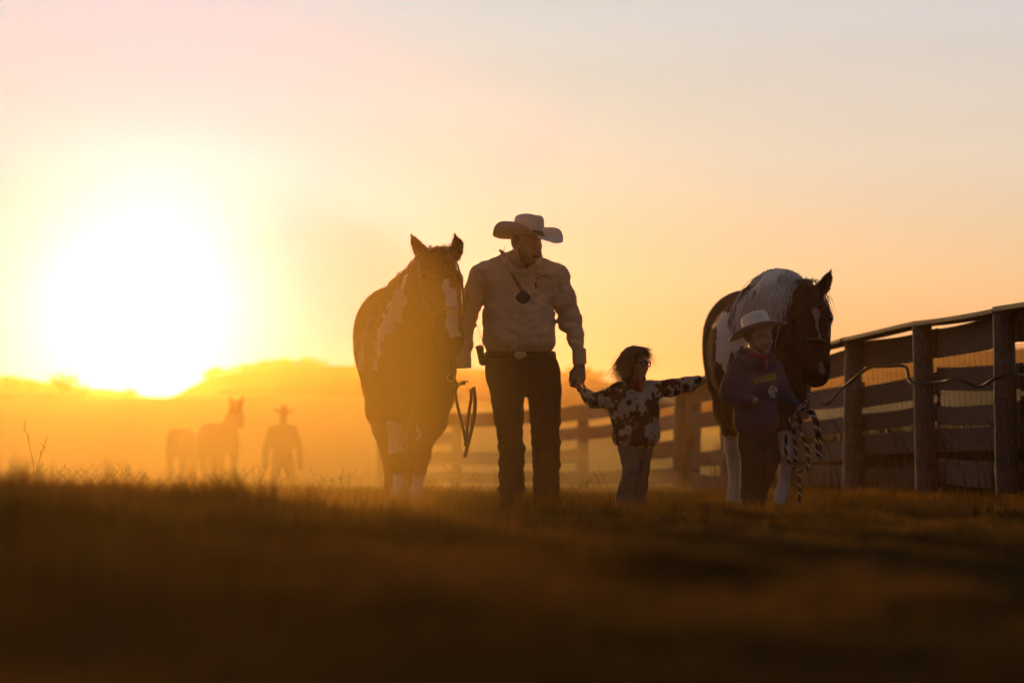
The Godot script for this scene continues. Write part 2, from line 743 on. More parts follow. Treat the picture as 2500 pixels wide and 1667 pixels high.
func tuft(seed_: int, blades: int, tall: float, spread: float, width: float) -> ArrayMesh:
	var rng := RandomNumberGenerator.new()
	rng.seed = seed_
	var v := PackedVector3Array()
	var nn := PackedVector3Array()
	var c := PackedColorArray()
	var ix := PackedInt32Array()
	for b in blades:
		var root := Vector3(rng.randfn(0, spread * 0.5), -0.01, rng.randfn(0, spread * 0.5))
		var turn := rng.randf() * TAU
		var lean := Vector3(cos(turn), 0, sin(turn))
		var face := Vector3(-sin(turn + 0.6), 0, cos(turn + 0.6))
		var h := tall * rng.randf_range(0.35, 1.0)
		var bend := h * rng.randf_range(0.1, 0.75)
		var w := width * rng.randf_range(0.6, 1.2)
		var dry := rng.randf()
		var tone := Color(0.115, 0.078, 0.032).lerp(Color(0.055, 0.06, 0.018), dry * dry) * rng.randf_range(0.7, 1.25)
		tone.a = 1.0
		var at := v.size()
		for s in 3:
			var t := s / 2.0
			var p := root + Vector3(0, h * t * (1.0 - 0.18 * t), 0) + lean * bend * t * t
			var ww := w * (1.0 - t * 0.75)
			if s == 2:
				v.append(p)
				nn.append((lean + Vector3(0, 0.5, 0)).normalized())
				c.append(tone)
			else:
				for side in [-1.0, 1.0]:
					v.append(p + face * ww * side)
					nn.append((lean + Vector3(0, 0.5, 0)).normalized())
					c.append(tone)
		ix.append_array([at, at + 1, at + 2, at + 1, at + 3, at + 2, at + 2, at + 3, at + 4])
	var a := blank()
	a[Mesh.ARRAY_VERTEX] = v
	a[Mesh.ARRAY_NORMAL] = nn
	a[Mesh.ARRAY_COLOR] = c
	a[Mesh.ARRAY_INDEX] = ix
	var m := ArrayMesh.new()
	m.add_surface_from_arrays(Mesh.PRIMITIVE_TRIANGLES, a)
	return m


func stalk_mesh(seed_: int, stems: int) -> ArrayMesh:
	var rng := RandomNumberGenerator.new()
	rng.seed = seed_
	var a := blank()
	for s in stems:
		var turn := rng.randf() * TAU
		var lean := Vector3(cos(turn), 0, sin(turn)) * rng.randf_range(0.03, 0.2)
		var h := rng.randf_range(0.16, 0.34)
		var root := Vector3(rng.randfn(0, 0.05), -0.01, rng.randfn(0, 0.05))
		var path := []
		for k in 6:
			var t := k / 5.0
			path.append(root + Vector3(0, h * t, 0) + lean * t * t)
		join(a, tube(path, 0.0016, 0.0006, 3, Color(0.10, 0.068, 0.03)))
		for k in 5:
			var p: Vector3 = path[-1] - Vector3(0, h * 0.05 * k, 0) - lean * 0.1 * k
			join(a, tube([p, p + Vector3(rng.randfn(0, 0.006), 0.014, rng.randfn(0, 0.006))], 0.0018, 0.0004, 3, Color(0.11, 0.075, 0.035)))
	var m := ArrayMesh.new()
	m.add_surface_from_arrays(Mesh.PRIMITIVE_TRIANGLES, a)
	return m


func scatter(called: String, mesh: ArrayMesh, m: Material, places: Array, label: String) -> void:
	var mm := MultiMesh.new()
	mm.transform_format = MultiMesh.TRANSFORM_3D
	mm.use_colors = true
	mm.mesh = mesh
	mm.instance_count = places.size()
	for i in places.size():
		var at: Vector3 = places[i].origin
		# patches of dry and of greener grass
		var dry := clampf(0.5 + 1.3 * noise_a.get_noise_2d(at.x * 22.0 + 50.0, at.z * 9.0), 0.0, 1.0)
		var tint := Color(0.55, 0.64, 0.46).lerp(Color(1.5, 1.3, 1.05), dry * dry)
		mm.set_instance_transform(i, places[i])
		mm.set_instance_color(i, tint)
	var o := MultiMeshInstance3D.new()
	o.name = numbered(called)
	o.multimesh = mm
	o.material_override = m
	add_child(o)
	tag(o, label, "grass", "", "stuff")


func grass() -> void:
	var m := mat("dry_grass", Color.WHITE, 0.75, {"vc": true, "spec": 0.25, "back": Color(0.8, 0.67, 0.45)})
	var rng := RandomNumberGenerator.new()
	rng.seed = 77
	var low := [[], [], []]
	var tall := []
	var stalks := []
	for i in 46000:
		# thicker near the camera than far off
		var d := 1.6 + 44.0 * pow(rng.randf(), 1.9)
		var x := (rng.randf() * 2.0 - 1.0) * (0.7 + d * 0.235)
		var patch := noise_b.get_noise_2d(x * 6.0, d * 6.0) * 0.5 + 0.5
		if rng.randf() > 0.35 + patch:
			continue
		var left := smoothstep(0.1, -1.2, x)
		var s := rng.randf_range(0.65, 1.15) * (0.7 + 0.5 * patch)
		s *= lerpf(1.0, 1.35, left * smoothstep(4.5, 7.0, d) * smoothstep(12.0, 9.0, d)) * (1.0 + 0.55 * smoothstep(0.1, 0.5, noise_a.get_noise_2d(x * 30.0, d * 12.0 + 70.0)))
		if d < 12.0:
			s *= lerpf(0.62, 1.0, left)
		elif d < 22.0:
			s *= lerpf(lerpf(0.55, 1.0, smoothstep(15.5, 20.0, d)), 1.0, smoothstep(-0.6, -1.4, x))
		if d < 5.0:
			s *= lerpf(0.55, 1.0, smoothstep(1.6, 5.0, d))
		var t := Transform3D(Basis(Vector3.UP, rng.randf() * TAU).scaled(Vector3(s, s, s)), Vector3(x, ground_height(x, -d), -d))
		low[rng.randi() % 3].append(t)
		if d > 12.0 and rng.randf() < 0.03:
			stalks.append(t)
	for i in 13000:
		var d := rng.randf_range(11.8, 17.5) if i % 5 else rng.randf_range(17.0, 28.0)
		var x := rng.randf_range(-1.0, 1.0) * d * 0.23
		var clump := noise_a.get_noise_2d(x * 14.0, d * 9.0)
		if clump < 0.06 - 0.26 * smoothstep(0.0, -1.0, x):
			continue
		var s := rng.randf_range(0.6, 1.1) * lerpf(1.0, 0.85, smoothstep(-0.3, -1.6, x)) * lerpf(1.0, 0.62, smoothstep(0.0, 0.8, x))
		tall.append(Transform3D(Basis(Vector3.UP, rng.randf() * TAU).scaled(Vector3(s, s, s)), Vector3(x, ground_height(x, -d), -d)))
	for i in 1500:
		var d := rng.randf_range(6.5, 12.5)
		var x := -rng.randf() * d * 0.23 + 0.15
		if noise_b.get_noise_2d(x * 16.0, d * 10.0) < -0.05:
			continue
		var s := rng.randf_range(0.55, 1.2) * lerpf(0.6, 1.0, smoothstep(0.0, -0.9, x))
		tall.append(Transform3D(Basis(Vector3.UP, rng.randf() * TAU).scaled(Vector3(s, s, s)), Vector3(x, ground_height(x, -d), -d)))
	var weeds := []
	for i in 900:
		var d := rng.randf_range(15.0, 29.0)
		var x := fence_spot(d).x + rng.randf_range(0.3, 1.0)
		var s := rng.randf_range(2.6, 4.4)
		weeds.append(Transform3D(Basis(Vector3.UP, rng.randf() * TAU).scaled(Vector3(s * 0.8, s, s * 0.8)), Vector3(x, ground_height(x, -d), -d)))
	scatter("weeds", tuft(53, 22, 0.23, 0.09, 0.004), mat("dark_weeds", Color(0.75, 0.75, 0.75), 0.8, {"vc": true, "spec": 0.2, "back": Color(0.2, 0.17, 0.1)}), weeds, "tall dark weeds grown up behind the board fence")
	for k in 3:
		scatter("meadow_grass", tuft(11 + k, 26, 0.135, 0.07, 0.0028), m, low[k], ["short dry meadow grass covering the ground", "bent brown meadow grass covering the ground", "thin yellowed meadow grass covering the ground"][k])
	scatter("tall_grass", tuft(31, 10, 0.25, 0.09, 0.0026), m, tall, "taller clumps of dry grass round the walkers' feet")
	scatter("seed_stalks", stalk_mesh(41, 4), m, stalks, "thin seed stalks standing above the dry grass")


# ---------------------------------------------------------------- shrubs on the skyline

func shrub(at: Vector3, h: float, seed_: int, label: String, group: String) -> void:
	var rng := RandomNumberGenerator.new()
	rng.seed = seed_
	var o := thing("shrub", at, label, "shrub", group)
	var bark := mat("bark", lin(0.05, 0.035, 0.02), 1.0, {"spec": 0.1})
	var leaf := mat("leaves", lin(0.05, 0.048, 0.018), 0.8, {"back": Color(0.4, 0.4, 0.2), "spec": 0.2})
	var stems := blank()
	var tips := []
	for k in 5:
		var turn := TAU * k / 5.0 + rng.randf()
		var tip := at + Vector3(cos(turn) * h * 0.45, h * rng.randf_range(0.3, 0.8), sin(turn) * h * 0.45)
		tips.append(tip)
		join(stems, tube(smooth_path([at - Vector3(0, h * 0.05, 0), at.lerp(tip, 0.5) + Vector3(0, h * 0.08, 0), tip], 3), h * 0.04, h * 0.012, 5))
	part("trunk", stems, bark, o)
	var tris := PackedVector3Array()
	for k in 620:
		var p: Vector3 = tips[rng.randi() % 5].lerp(at + Vector3(0, h * 0.4, 0), rng.randf() * 0.7)
		p += Vector3(rng.randfn(), rng.randfn() * 0.9, rng.randfn()) * h * 0.19
		var a := Vector3(rng.randfn(), rng.randfn(), rng.randfn()).normalized() * h * 0.055
		var b := Vector3(rng.randfn(), rng.randfn(), rng.randfn()).normalized() * h * 0.045
		tris.append_array([p - a, p + b, p + a, p - a, p + a, p - b])
	part("crown", soup(tris), leaf, o)


func shrubs() -> void:
	var rng := RandomNumberGenerator.new()
	rng.seed = 5
	var at_s := -0.128
	for i in 26:
		at_s += rng.randf_range(0.0012, 0.0034)
		if i == 20:
			at_s = 0.024
		var x := at_s * 199.0
		var h := rng.randf_range(0.5, 1.1) * (1.5 if i == 17 else 1.0)
		shrub(Vector3(x, far_hill(x, -199.0) - 0.12, -199.0), h, 100 + i, "small dark shrub in the line along the hazy hilltop", "shrubs along the hilltop")
	var on_bank := [[-0.207, 1.0], [-0.199, 0.8], [-0.186, 1.2], [-0.178, 0.7], [-0.158, 0.6], [-0.1175, 0.7]]
	for i in on_bank.size():
		var x: float = on_bank[i][0] * 139.0
		shrub(Vector3(x, near_bank(x, -139.0) - 0.05, -139.0), on_bank[i][1] * 1.2, 140 + i, "scrubby bush in glowing dust on the low bank", "bushes along the low bank")


# ---------------------------------------------------------------- fences

func plank(a: Vector3, b: Vector3, wide: float, thick: float, sag: float, seed_: int, upright := true) -> Array:
	var rng := RandomNumberGenerator.new()
	rng.seed = seed_
	var along := b - a
	var out := Vector3(-along.z, 0, along.x).normalized()
	var up := Vector3.UP
	if not upright:
		up = out
		out = Vector3.UP
	var n := 9
	var p := PackedVector3Array()
	var phase := rng.randf() * TAU
	var ring := [[-1, -1], [-1, -0.82], [-1, 0.82], [-0.7, 1], [0.7, 1], [1, 0.82], [1, -0.82], [0.7, -1], [-0.7, -1]]
	for i in n:
		var t := float(i) / (n - 1)
		var centre := a + along * t - Vector3(0, sag * 4.0 * t * (1.0 - t), 0) + out * 0.006 * sin(phase + t * 4.0)
		var w := wide * 0.5 * (1.0 + 0.02 * sin(phase * 2.0 + t * 9.0))
		for q in ring:
			p.append(centre + up * w * q[1] + out * thick * 0.5 * q[0])
	var mesh := sheet(p, n, ring.size(), true)
	var caps := PackedVector3Array()
	for e in [0, n - 1]:
		var c := Vector3.ZERO
		for k in ring.size():
			c += p[e * ring.size() + k] / ring.size()
		for k in ring.size():
			var q := p[e * ring.size() + k]
			var w := p[e * ring.size() + (k + 1) % ring.size()]
			caps.append_array([c, q, w] if e == 0 else [c, w, q])
	return join(mesh, soup(caps))


func post(at: Vector3, h: float, r: float, seed_: int) -> Array:
	var rng := RandomNumberGenerator.new()
	rng.seed = seed_
	var n := 10
	var sides := 14
	var p := PackedVector3Array()
	var lean := Vector3(rng.randfn(0, 0.012), 0, rng.randfn(0, 0.012))
	for i in n + 2:
		var t := clampf(float(i) / (n - 1), 0.0, 1.0)
		var rr := r * (1.06 - 0.08 * t) * (0.93 if i == n else (0.02 if i > n else 1.0))
		for s in sides:
			var ang := TAU * s / sides
			var bump := 1.0 + 0.06 * noise_b.get_noise_3d(cos(ang) * 30.0 + seed_, t * 40.0, sin(ang) * 30.0)
			p.append(at + lean * t * h + Vector3(cos(ang) * rr * bump, t * h + (0.008 if i > n - 1 else 0.0), sin(ang) * rr * bump))
	return sheet(p, n + 2, sides, true, Color.WHITE, true)


func wood() -> Array:
	var grain := noise_texture(0.02, 512, 5)
	var out := []
	for k in 4:
		var tone: Color = [lin(0.085, 0.07, 0.06), lin(0.115, 0.095, 0.085), lin(0.065, 0.053, 0.046), lin(0.15, 0.125, 0.11)][k]
		var t := noise_texture(0.015 + 0.002 * k, 512, 5)
		var g := Gradient.new()
		g.set_color(0, Color(0.6, 0.58, 0.56))
		g.set_color(1, Color(1, 1, 1))
		t.color_ramp = g
		var m := mat("weathered_wood_%d" % k, tone, 0.95, {"bump": grain, "depth": 0.5, "stain": t, "scale": 1.0, "spec": 0.2})
		m.uv1_scale = Vector3(1.6, 9.0, 1.6)
		out.append(m)
	var pm := mat("weathered_post", lin(0.13, 0.112, 0.105), 0.95, {"bump": grain, "depth": 0.6, "stain": mats["weathered_wood_0"].albedo_texture, "scale": 1.0, "spec": 0.2})
	pm.uv1_scale = Vector3(9.0, 1.2, 9.0)
	out.append(pm)
	return out


func fence_spot(z: float) -> Vector3:
	# the side of the corral runs away from the camera towards the left
	var x := 3.62 - 0.118 * (z - 17.6)
	return Vector3(x, ground_height(x, -z), -z)


func fences() -> void:
	var w := wood()
	var o := thing("corral_fence", fence_spot(19.0), "weathered board fence with cap rail running back beside the black horse", "fence")
	var zs := [15.6, 17.65, 19.7, 22.04, 24.6, 27.5, 30.5]
	var rows := [[1.275, 0.235], [0.935, 0.19], [0.68, 0.15], [0.465, 0.18], [0.19, 0.20]]
	var tops := [1.40, 1.41, 1.42, 1.445, 1.43, 1.40, 1.38]
	for i in zs.size():
		var p := fence_spot(zs[i])
		part("post", post(p - Vector3(0, 0.1, 0), tops[i] + 0.07, 0.082, 300 + i), w[4], o)
	for i in zs.size() - 1:
		var a := fence_spot(zs[i])
		var b := fence_spot(zs[i + 1])
		var off := (b - a).cross(Vector3.UP).normalized() * 0.11
		for k in rows.size():
			if i == 5 and k == 2:
				continue
			var ya: float = rows[k][0] + 0.02 * sin(i * 2.1 + k * 1.7)
			var yb: float = rows[k][0] + 0.03 * sin((i + 1) * 2.7 + k * 2.3)
			var sag := 0.004 + 0.012 * absf(sin(i * 3.7 + k * 1.9))
			if i == 5 and k == 4:
				sag = 0.05
			part("board", plank(a + off + Vector3(0, ya, 0), b + off * 1.05 + Vector3(0, yb, 0), rows[k][1], 0.032, sag, 320 + i * 7 + k), w[(i * 3 + k * 2) % 4], o)
		part("cap_rail", plank(a + Vector3(0, tops[i] - 0.01, 0), b + Vector3(0, tops[i + 1] - 0.004, 0), 0.2, 0.04, 0.010 + 0.008 * sin(i * 2.0), 360 + i, false), w[(i + 1) % 3], o)
	# woven wire stapled to the inner side
	var wire := mat("fence_wire", lin(0.05, 0.04, 0.035), 0.9, {"spec": 0.1})
	for i in range(0, 4):
		var a := fence_spot(zs[i])
		var b := fence_spot(zs[i + 1])
		var off := (b - a).cross(Vector3.UP).normalized() * 0.14
		var net := blank()
		for k in 8:
			var y := 0.1 + k * 0.15
			var path := []
			for s in 7:
				path.append(a.lerp(b, s / 6.0) + off + Vector3(0, y + 0.008 * sin(s * 2.0 + k), 0))
			join(net, tube(path, 0.0016, 0.0016, 4))
		for s in 15:
			var at := a.lerp(b, (s + 0.5) / 15.0) + off
			var path := []
			for k in 8:
				path.append(at + Vector3(0.006 * sin(k * 2.3 + s), 0.1 + k * 0.15, 0.006 * sin(k * 1.3 + s)))
			join(net, tube(path, 0.0013, 0.0013, 4))
		part("wire_mesh", net, wire, o)

	# an older line of boards just beyond it
	var inner := thing("old_fence", fence_spot(19.0) + Vector3(1.1, 0, 0), "older low line of grey boards beyond the capped fence", "fence")
	var inner_z := [15.5, 17.9, 20.3, 22.7, 25.1, 27.5]
	for i in inner_z.size():
		var p := fence_spot(inner_z[i]) + Vector3(1.1, 0, 0)
		part("post", post(p - Vector3(0, 0.1, 0), 1.16, 0.075, 500 + i), w[4], inner)
		if i + 1 < inner_z.size():
			var q := fence_spot(inner_z[i + 1]) + Vector3(1.1, 0, 0)
			for k in 4:
				part("board", plank(p + Vector3(-0.1, 0.14 + 0.245 * k, 0), q + Vector3(-0.1, 0.15 + 0.245 * k, 0), 0.235 - 0.02 * (k % 2), 0.03, 0.006 * (k % 3), 520 + i * 5 + k), w[(i + k) % 3], inner)

	# the far side of the corral, dim in the dust
	var f := thing("board_fence", Vector3(-1.2, ground_height(-1.2, -43.0), -43.0), "far board fence across the corral, dim in orange dust", "fence")
	var spots := [Vector3(-2.4, 0, -44.4), Vector3(-1.0, 0, -43.6), Vector3(0.55, 0, -41.0), Vector3(1.12, 0, -38.4), Vector3(1.75, 0, -34.6), Vector3(2.28, 0, -30.6)]
	for i in spots.size():
		spots[i].y = ground_height(spots[i].x, spots[i].z)
		part("post", post(spots[i] - Vector3(0, 0.1, 0), 1.5, 0.09 if i != 2 else 0.13, 400 + i), w[4], f)
	for i in spots.size() - 1:
		for k in 4:
			if (i == 3 and k == 2) or (i == 1 and k == 1):
				continue
			var y: float = [1.28, 0.95, 0.60, 0.25][k]
			var wide: float = [0.24, 0.2, 0.22, 0.2][k]
			part("board", plank(spots[i] + Vector3(0, y, 0.11), spots[i + 1] + Vector3(0, y + 0.02, 0.11), wide, 0.032, 0.02, 420 + i * 5 + k), w[(i + k * 3) % 4], f)


func hose() -> void:
	var path := smooth_path([Vector3(2.5266, 0.8664, -19.8), Vector3(2.5772, 0.8633, -19.7), Vector3(2.6986, 0.9707, -19.9), Vector3(2.775, 1.0596, -19.6), Vector3(2.8691, 1.1402, -19.4), Vector3(2.9648, 1.1348, -19), Vector3(3.0511, 1.1145, -18.7), Vector3(3.0571, 1.0005, -18.55), Vector3(3.1026, 0.9686, -18.3), Vector3(3.1866, 0.9681, -17.9), Vector3(3.2343, 0.9699, -17.5), Vector3(3.3434, 0.9088, -17.3), Vector3(3.4013, 0.9522, -17), Vector3(3.525, 0.9796, -16.9), Vector3(3.5158, 0.9054, -16.2)], 5)
	var o := thing("hose", path[20], "dark rubber hose draped loosely along the board fence", "hose")
	part("tube", tube(path, 0.012, 0.012, 8), mat("hose_rubber", lin(0.022, 0.018, 0.015), 0.8, {"spec": 0.2}), o)


# ---------------------------------------------------------------- shared pieces of people and animals

func facing(at: Vector3, yaw: float, pitch := 0.0, roll := 0.0, size := 1.0) -> Transform3D:
	var b := Basis(Vector3.UP, yaw) * Basis(Vector3.RIGHT, pitch) * Basis(Vector3.BACK, roll)
	return Transform3D(b.scaled_local(Vector3.ONE * size), at)


# head: chin at y 0, crown at y 1, face along +z
func head_mesh(frame: Transform3D, child := false, paint = null, cell := 0.026) -> Array:
	var b := Body.new()
	var wide := 1.06 if child else 1.0
	b.chain([Vector4(0, 0.63, -0.07, 0.365)], Vector3(0.90 * wide, 1.0, 1.14), 0.05)
	b.chain([Vector4(0, 0.42, 0.10, 0.27)], Vector3(0.95 * wide, 1.15, 1.0), 0.08)
	b.chain([Vector4(0, 0.24, 0.14, 0.21), Vector4(0, 0.11, 0.20, 0.105)], Vector3(1.0 * wide, 1, 1), 0.08)
	b.chain([Vector4(-0.24, 0.30, -0.02, 0.07), Vector4(-0.07, 0.085, 0.20, 0.06), Vector4(0.07, 0.085, 0.20, 0.06), Vector4(0.24, 0.30, -0.02, 0.07)], Vector3.ONE, 0.08)
	b.chain([Vector4(-0.17, 0.36, 0.20, 0.12)], Vector3.ONE, 0.09)
	b.chain([Vector4(0.17, 0.36, 0.20, 0.12)], Vector3.ONE, 0.09)
	b.chain([Vector4(-0.18, 0.565, 0.25, 0.06), Vector4(0, 0.55, 0.30, 0.055), Vector4(0.18, 0.565, 0.25, 0.06)], Vector3.ONE, 0.06)
	for s in [-1.0, 1.0]:
		b.carve([Vector4(0.145 * s, 0.495, 0.385, 0.07)], Vector3(1.25, 0.8, 0.8), 0.05)
		b.chain([Vector4(0.14 * s, 0.495, 0.275, 0.06)], Vector3(1.1, 0.9, 1), 0.02)
		b.chain([Vector4(0.335 * s * wide, 0.50, -0.06, 0.085), Vector4(0.33 * s * wide, 0.38, -0.03, 0.055)], Vector3(0.38, 1, 0.8), 0.02)
	var tip := 0.40 if child else 0.455
	b.chain([Vector4(0, 0.52, 0.335, 0.035), Vector4(0, 0.40, tip - 0.03, 0.042), Vector4(0, 0.36, tip - 0.02, 0.05)], Vector3.ONE, 0.04)
	b.chain([Vector4(-0.045, 0.345, 0.375, 0.032)], Vector3.ONE, 0.03)
	b.chain([Vector4(0.045, 0.345, 0.375, 0.032)], Vector3.ONE, 0.03)
	b.chain([Vector4(-0.08, 0.235, 0.315, 0.025), Vector4(0, 0.245, 0.355, 0.032), Vector4(0.08, 0.235, 0.315, 0.025)], Vector3.ONE, 0.02)
	b.chain([Vector4(-0.065, 0.19, 0.31, 0.025), Vector4(0, 0.185, 0.345, 0.034), Vector4(0.065, 0.19, 0.31, 0.025)], Vector3.ONE, 0.02)
	b.chain([Vector4(0, 0.35, -0.14, 0.24), Vector4(0, -0.25, -0.10, 0.25)], Vector3.ONE if not child else Vector3(0.85, 1, 0.85), 0.06)
	return b.build(cell, frame, paint)


# a hand: wrist at the origin, fingers along +y, thumb towards +x, fingers curl towards -z
func hand_bones(frame: Transform3D, curl: Array, thumb: Array) -> Array:
	var out := []
	for f in 4:
		var x := -0.032 + 0.0205 * f
		var lengths: Array = [[0.034, 0.021, 0.017], [0.041, 0.027, 0.02], [0.044, 0.03, 0.021], [0.04, 0.025, 0.019]][f]
		var p := Vector3(x, 0.088 - 0.004 * absf(f - 2.0), 0.0)
		var pts := [Vector3(x * 0.6, 0.0, 0.0), p]
		var ang := 0.0
		for j in 3:
			ang += curl[j] * (1.0 + 0.08 * (1.5 - f))
			p += Vector3(x * 0.12, cos(ang), -sin(ang)) * lengths[j]
			pts.append(p)
		var chain := []
		for j in pts.size():
			var q: Vector3 = frame * pts[j]
			chain.append(Vector4(q.x, q.y, q.z, frame.basis.get_scale().y * [0.017, 0.0115, 0.010, 0.0092, 0.0080][j]))
		out.append(chain)
	var chain := []
	for j in thumb.size():
		var q: Vector3 = frame * (thumb[j] as Vector3)
		chain.append(Vector4(q.x, q.y, q.z, frame.basis.get_scale().y * [0.016, 0.0135, 0.011, 0.0092][j]))
	out.append(chain)
	return out


func hand_mesh(frame: Transform3D, curl: Array, thumb: Array, arm_from: Vector4, paint = null) -> Array:
	var b := Body.new()
	for c in hand_bones(frame, curl, thumb):
		b.chain(c, Vector3.ONE, 0.007)
	var s := frame.basis.get_scale().y
	b.chain([arm_from, Vector4(frame.origin.x, frame.origin.y, frame.origin.z, 0.026 * s)], Vector3.ONE, 0.012)
	return b.build(0.0045, Transform3D.IDENTITY, paint)


func aim(at: Vector3, fingers: Vector3, back: Vector3, size := 1.0, flip := false) -> Transform3D:
	var y := fingers.normalized()
	var z := (back - y * back.dot(y)).normalized()
	var x := y.cross(z) * (-1.0 if flip else 1.0)
	return Transform3D(Basis(x * size, y * size, z * size), at)


# western hat: opening centred on the frame's origin, front along +z
func hat(frame: Transform3D, dim: Dictionary, felt: Material, band_m: Material, parent: Node3D, label: String) -> Node3D:
	var o := Node3D.new()
	o.name = "hat"
	parent.add_child(o)
	o.set_meta("label", label)
	var rx: float = dim.rx
	var rz: float = dim.rz
	var tall: float = dim.tall
	var cols := 56
	var p := PackedVector3Array()
	var rows := 17
	for i in rows:
		var t := float(i) / (rows - 1)
		var y := tall * minf(t / 0.72, 1.0)
		var k := 1.0 - 0.13 * minf(t / 0.72, 1.0)
		if t > 0.56:
			var u := (t - 0.56) / 0.44
			k *= cos(u * PI * 0.5)
			y = tall * (0.78 + 0.22 * sin(minf(u * 1.5, 1.0) * PI * 0.5))
		for c in cols:
			var a := TAU * c / cols
			var q := Vector3(sin(a) * rx * k, y, cos(a) * rz * k)
			# the crease along the top and the two dents at the front
			if t > 0.5:
				var s := smoothstep(0.5, 0.8, t)
				q.y -= dim.dent * s * exp(-pow(q.x / (rx * 0.30), 2.0)) * smoothstep(rz * 1.0, rz * 0.3, absf(q.z))
				q.x *= 1.0 - 0.22 * s * smoothstep(0.0, rz, q.z)
				q.y += 0.008 * s * (q.z / rz)
			p.append(frame * q)
	var crown := part("crown", sheet(p, rows, cols, true, Color.WHITE, true), felt, o)
	crown.set_meta("label", "creased crown")
	# brim with real thickness: out along the top, back along the underside
	var bp := PackedVector3Array()
	var steps := 9
	for i in steps * 2:
		var top := i < steps
		var t := float(i if top else steps * 2 - 1 - i) / (steps - 1)
		for c in 72:
			var a := TAU * c / 72
			var side := absf(sin(a))
			var w: float = lerpf(dim.front, dim.side, side * side)
			var up: float = dim.curl * pow(t, 1.7) * smoothstep(0.40, 1.0, side) - dim.droop * t * t * (1.0 - side) * (1.0 if cos(a) > 0.0 else 0.6)
			up += dim.get("lift", 0.0) * t * (1.0 if sin(a) > 0.0 else -1.0) * side
			var inward: float = dim.curl * 0.35 * t * t * t * smoothstep(0.35, 0.95, side)
			var q := Vector3(sin(a) * (rx + (w - inward) * t), up, cos(a) * (rz + w * t))
			if not top:
				q.y -= dim.get("thick", 0.004)
			bp.append(frame * q)
	part("brim", sheet(bp, steps * 2, 72, true, Color.WHITE, true), felt, o)
	var hp := PackedVector3Array()
	for i in 4:
		for c in cols:
			var a := TAU * c / cols
			var y: float = [0.003, 0.004, dim.band, dim.band + 0.001][i]
			var k: float = [1.0, 1.035, 1.025, 0.98][i] * (1.0 - 0.10 * y / tall)
			hp.append(frame * Vector3(sin(a) * rx * k, y, cos(a) * rz * k))
	part("hatband", sheet(hp, 4, cols, true, Color.WHITE, true), band_m, o)
	return o


func strands(roots: Array, r0: float, seed_: int, colors: Array) -> Array:
	# each root: [start, middle, end, jitter]
	var rng := RandomNumberGenerator.new()
	rng.seed = seed_
	var a := blank()
	for q in roots:
		var j: float = q[3]
		var off := Vector3(rng.randfn(0, j), rng.randfn(0, j), rng.randfn(0, j))
		var path := smooth_path([q[0], q[1] + off, q[2] + off * 2.2], 4)
		join(a, tube(path, r0 * rng.randf_range(0.7, 1.2), r0 * 0.25, 3, colors[rng.randi() % colors.size()]))
	return a


func inside(poly: PackedVector2Array, p: Vector3, jitter := 0.012) -> bool:
	var q := Vector2(p.x + jitter * noise_b.get_noise_3dv(p * 110.0) * 1.8, p.y + jitter * noise_b.get_noise_3dv(p * 110.0 + Vector3(9, 40, 7)) * 1.8)
	return Geometry2D.is_point_in_polygon(q, poly)


func coat(called: String) -> StandardMaterial3D:
	return mat(called, Color.WHITE, 0.95, {"vc": true, "spec": 0.0, "rim": 0.22, "bump": noise_texture(0.09, 512, 3), "depth": 0.12, "scale": 9.0})


# ---------------------------------------------------------------- the horses

var bay_white := [
	PackedVector2Array([Vector2(-0.6494, 1.539), Vector2(-0.6671, 1.4515), Vector2(-0.6694, 1.3357), Vector2(-0.6769, 1.2458), Vector2(-0.7255, 1.2046), Vector2(-0.7997, 1.1559), Vector2(-0.8276, 1.0865), Vector2(-0.8399, 0.925), Vector2(-0.8835, 0.925), Vector2(-0.8662, 1.1173), Vector2(-0.8434, 1.1944), Vector2(-0.818, 1.2714), Vector2(-0.7746, 1.3331), Vector2(-0.7439, 1.3897), Vector2(-0.7133, 1.4412)]),
	PackedVector2Array([Vector2(-0.9463, 1.3238), Vector2(-0.9242, 1.3018), Vector2(-0.9404, 1.2218), Vector2(-0.9732, 1.1585), Vector2(-0.9563, 1.0429), Vector2(-1.0056, 0.9879), Vector2(-1.0496, 1.0154), Vector2(-1.0337, 1.153)]),
	PackedVector2Array([Vector2(-0.415, 1.449), Vector2(-0.3831, 1.4539), Vector2(-0.3708, 1.4047), Vector2(-0.3314, 1.3702), Vector2(-0.3239, 1.2521), Vector2(-0.3164, 1.1242), Vector2(-0.2943, 1.0947), Vector2(-0.363, 1.0849), Vector2(-0.3974, 1.1537), Vector2(-0.3853, 1.2521), Vector2(-0.3927, 1.3062), Vector2(-0.4199, 1.3997)]),
	PackedVector2Array([Vector2(-0.7955, 0.5984), Vector2(-0.68, 0.5984), Vector2(-0.6669, 0.4984), Vector2(-0.6719, 0.4267), Vector2(-0.7693, 0.4139), Vector2(-0.785, 0.5292)]),
	PackedVector2Array([Vector2(-0.5933, 0.5692), Vector2(-0.5626, 0.564), Vector2(-0.5676, 0.5027), Vector2(-0.5982, 0.4721)]),
]


func bay_paint(p: Vector3, n: Vector3) -> Color:
	var brown := Color(0.075, 0.028, 0.010)
	var white := Color(0.47, 0.41, 0.36)
	if p.y < 0.085:
		return Color(0.09, 0.07, 0.05)
	if p.z < -15.9:
		return white if inside(bay_white[1], p, 0.02) else brown
	if p.y < 0.28 + 0.03 * noise_b.get_noise_3dv(p * 90.0):
		return white
	if p.z > -14.66 and p.y > 0.9:
		return white if inside(bay_white[2], p, 0.008) else brown
	if p.z > -15.75 and p.z < -14.75 and p.y > 0.85 and inside(bay_white[0], p, 0.02):
		return white
	if p.z > -15.5 and p.y < 0.75 and (inside(bay_white[3], p) or inside(bay_white[4], p)):
		return white
	return brown


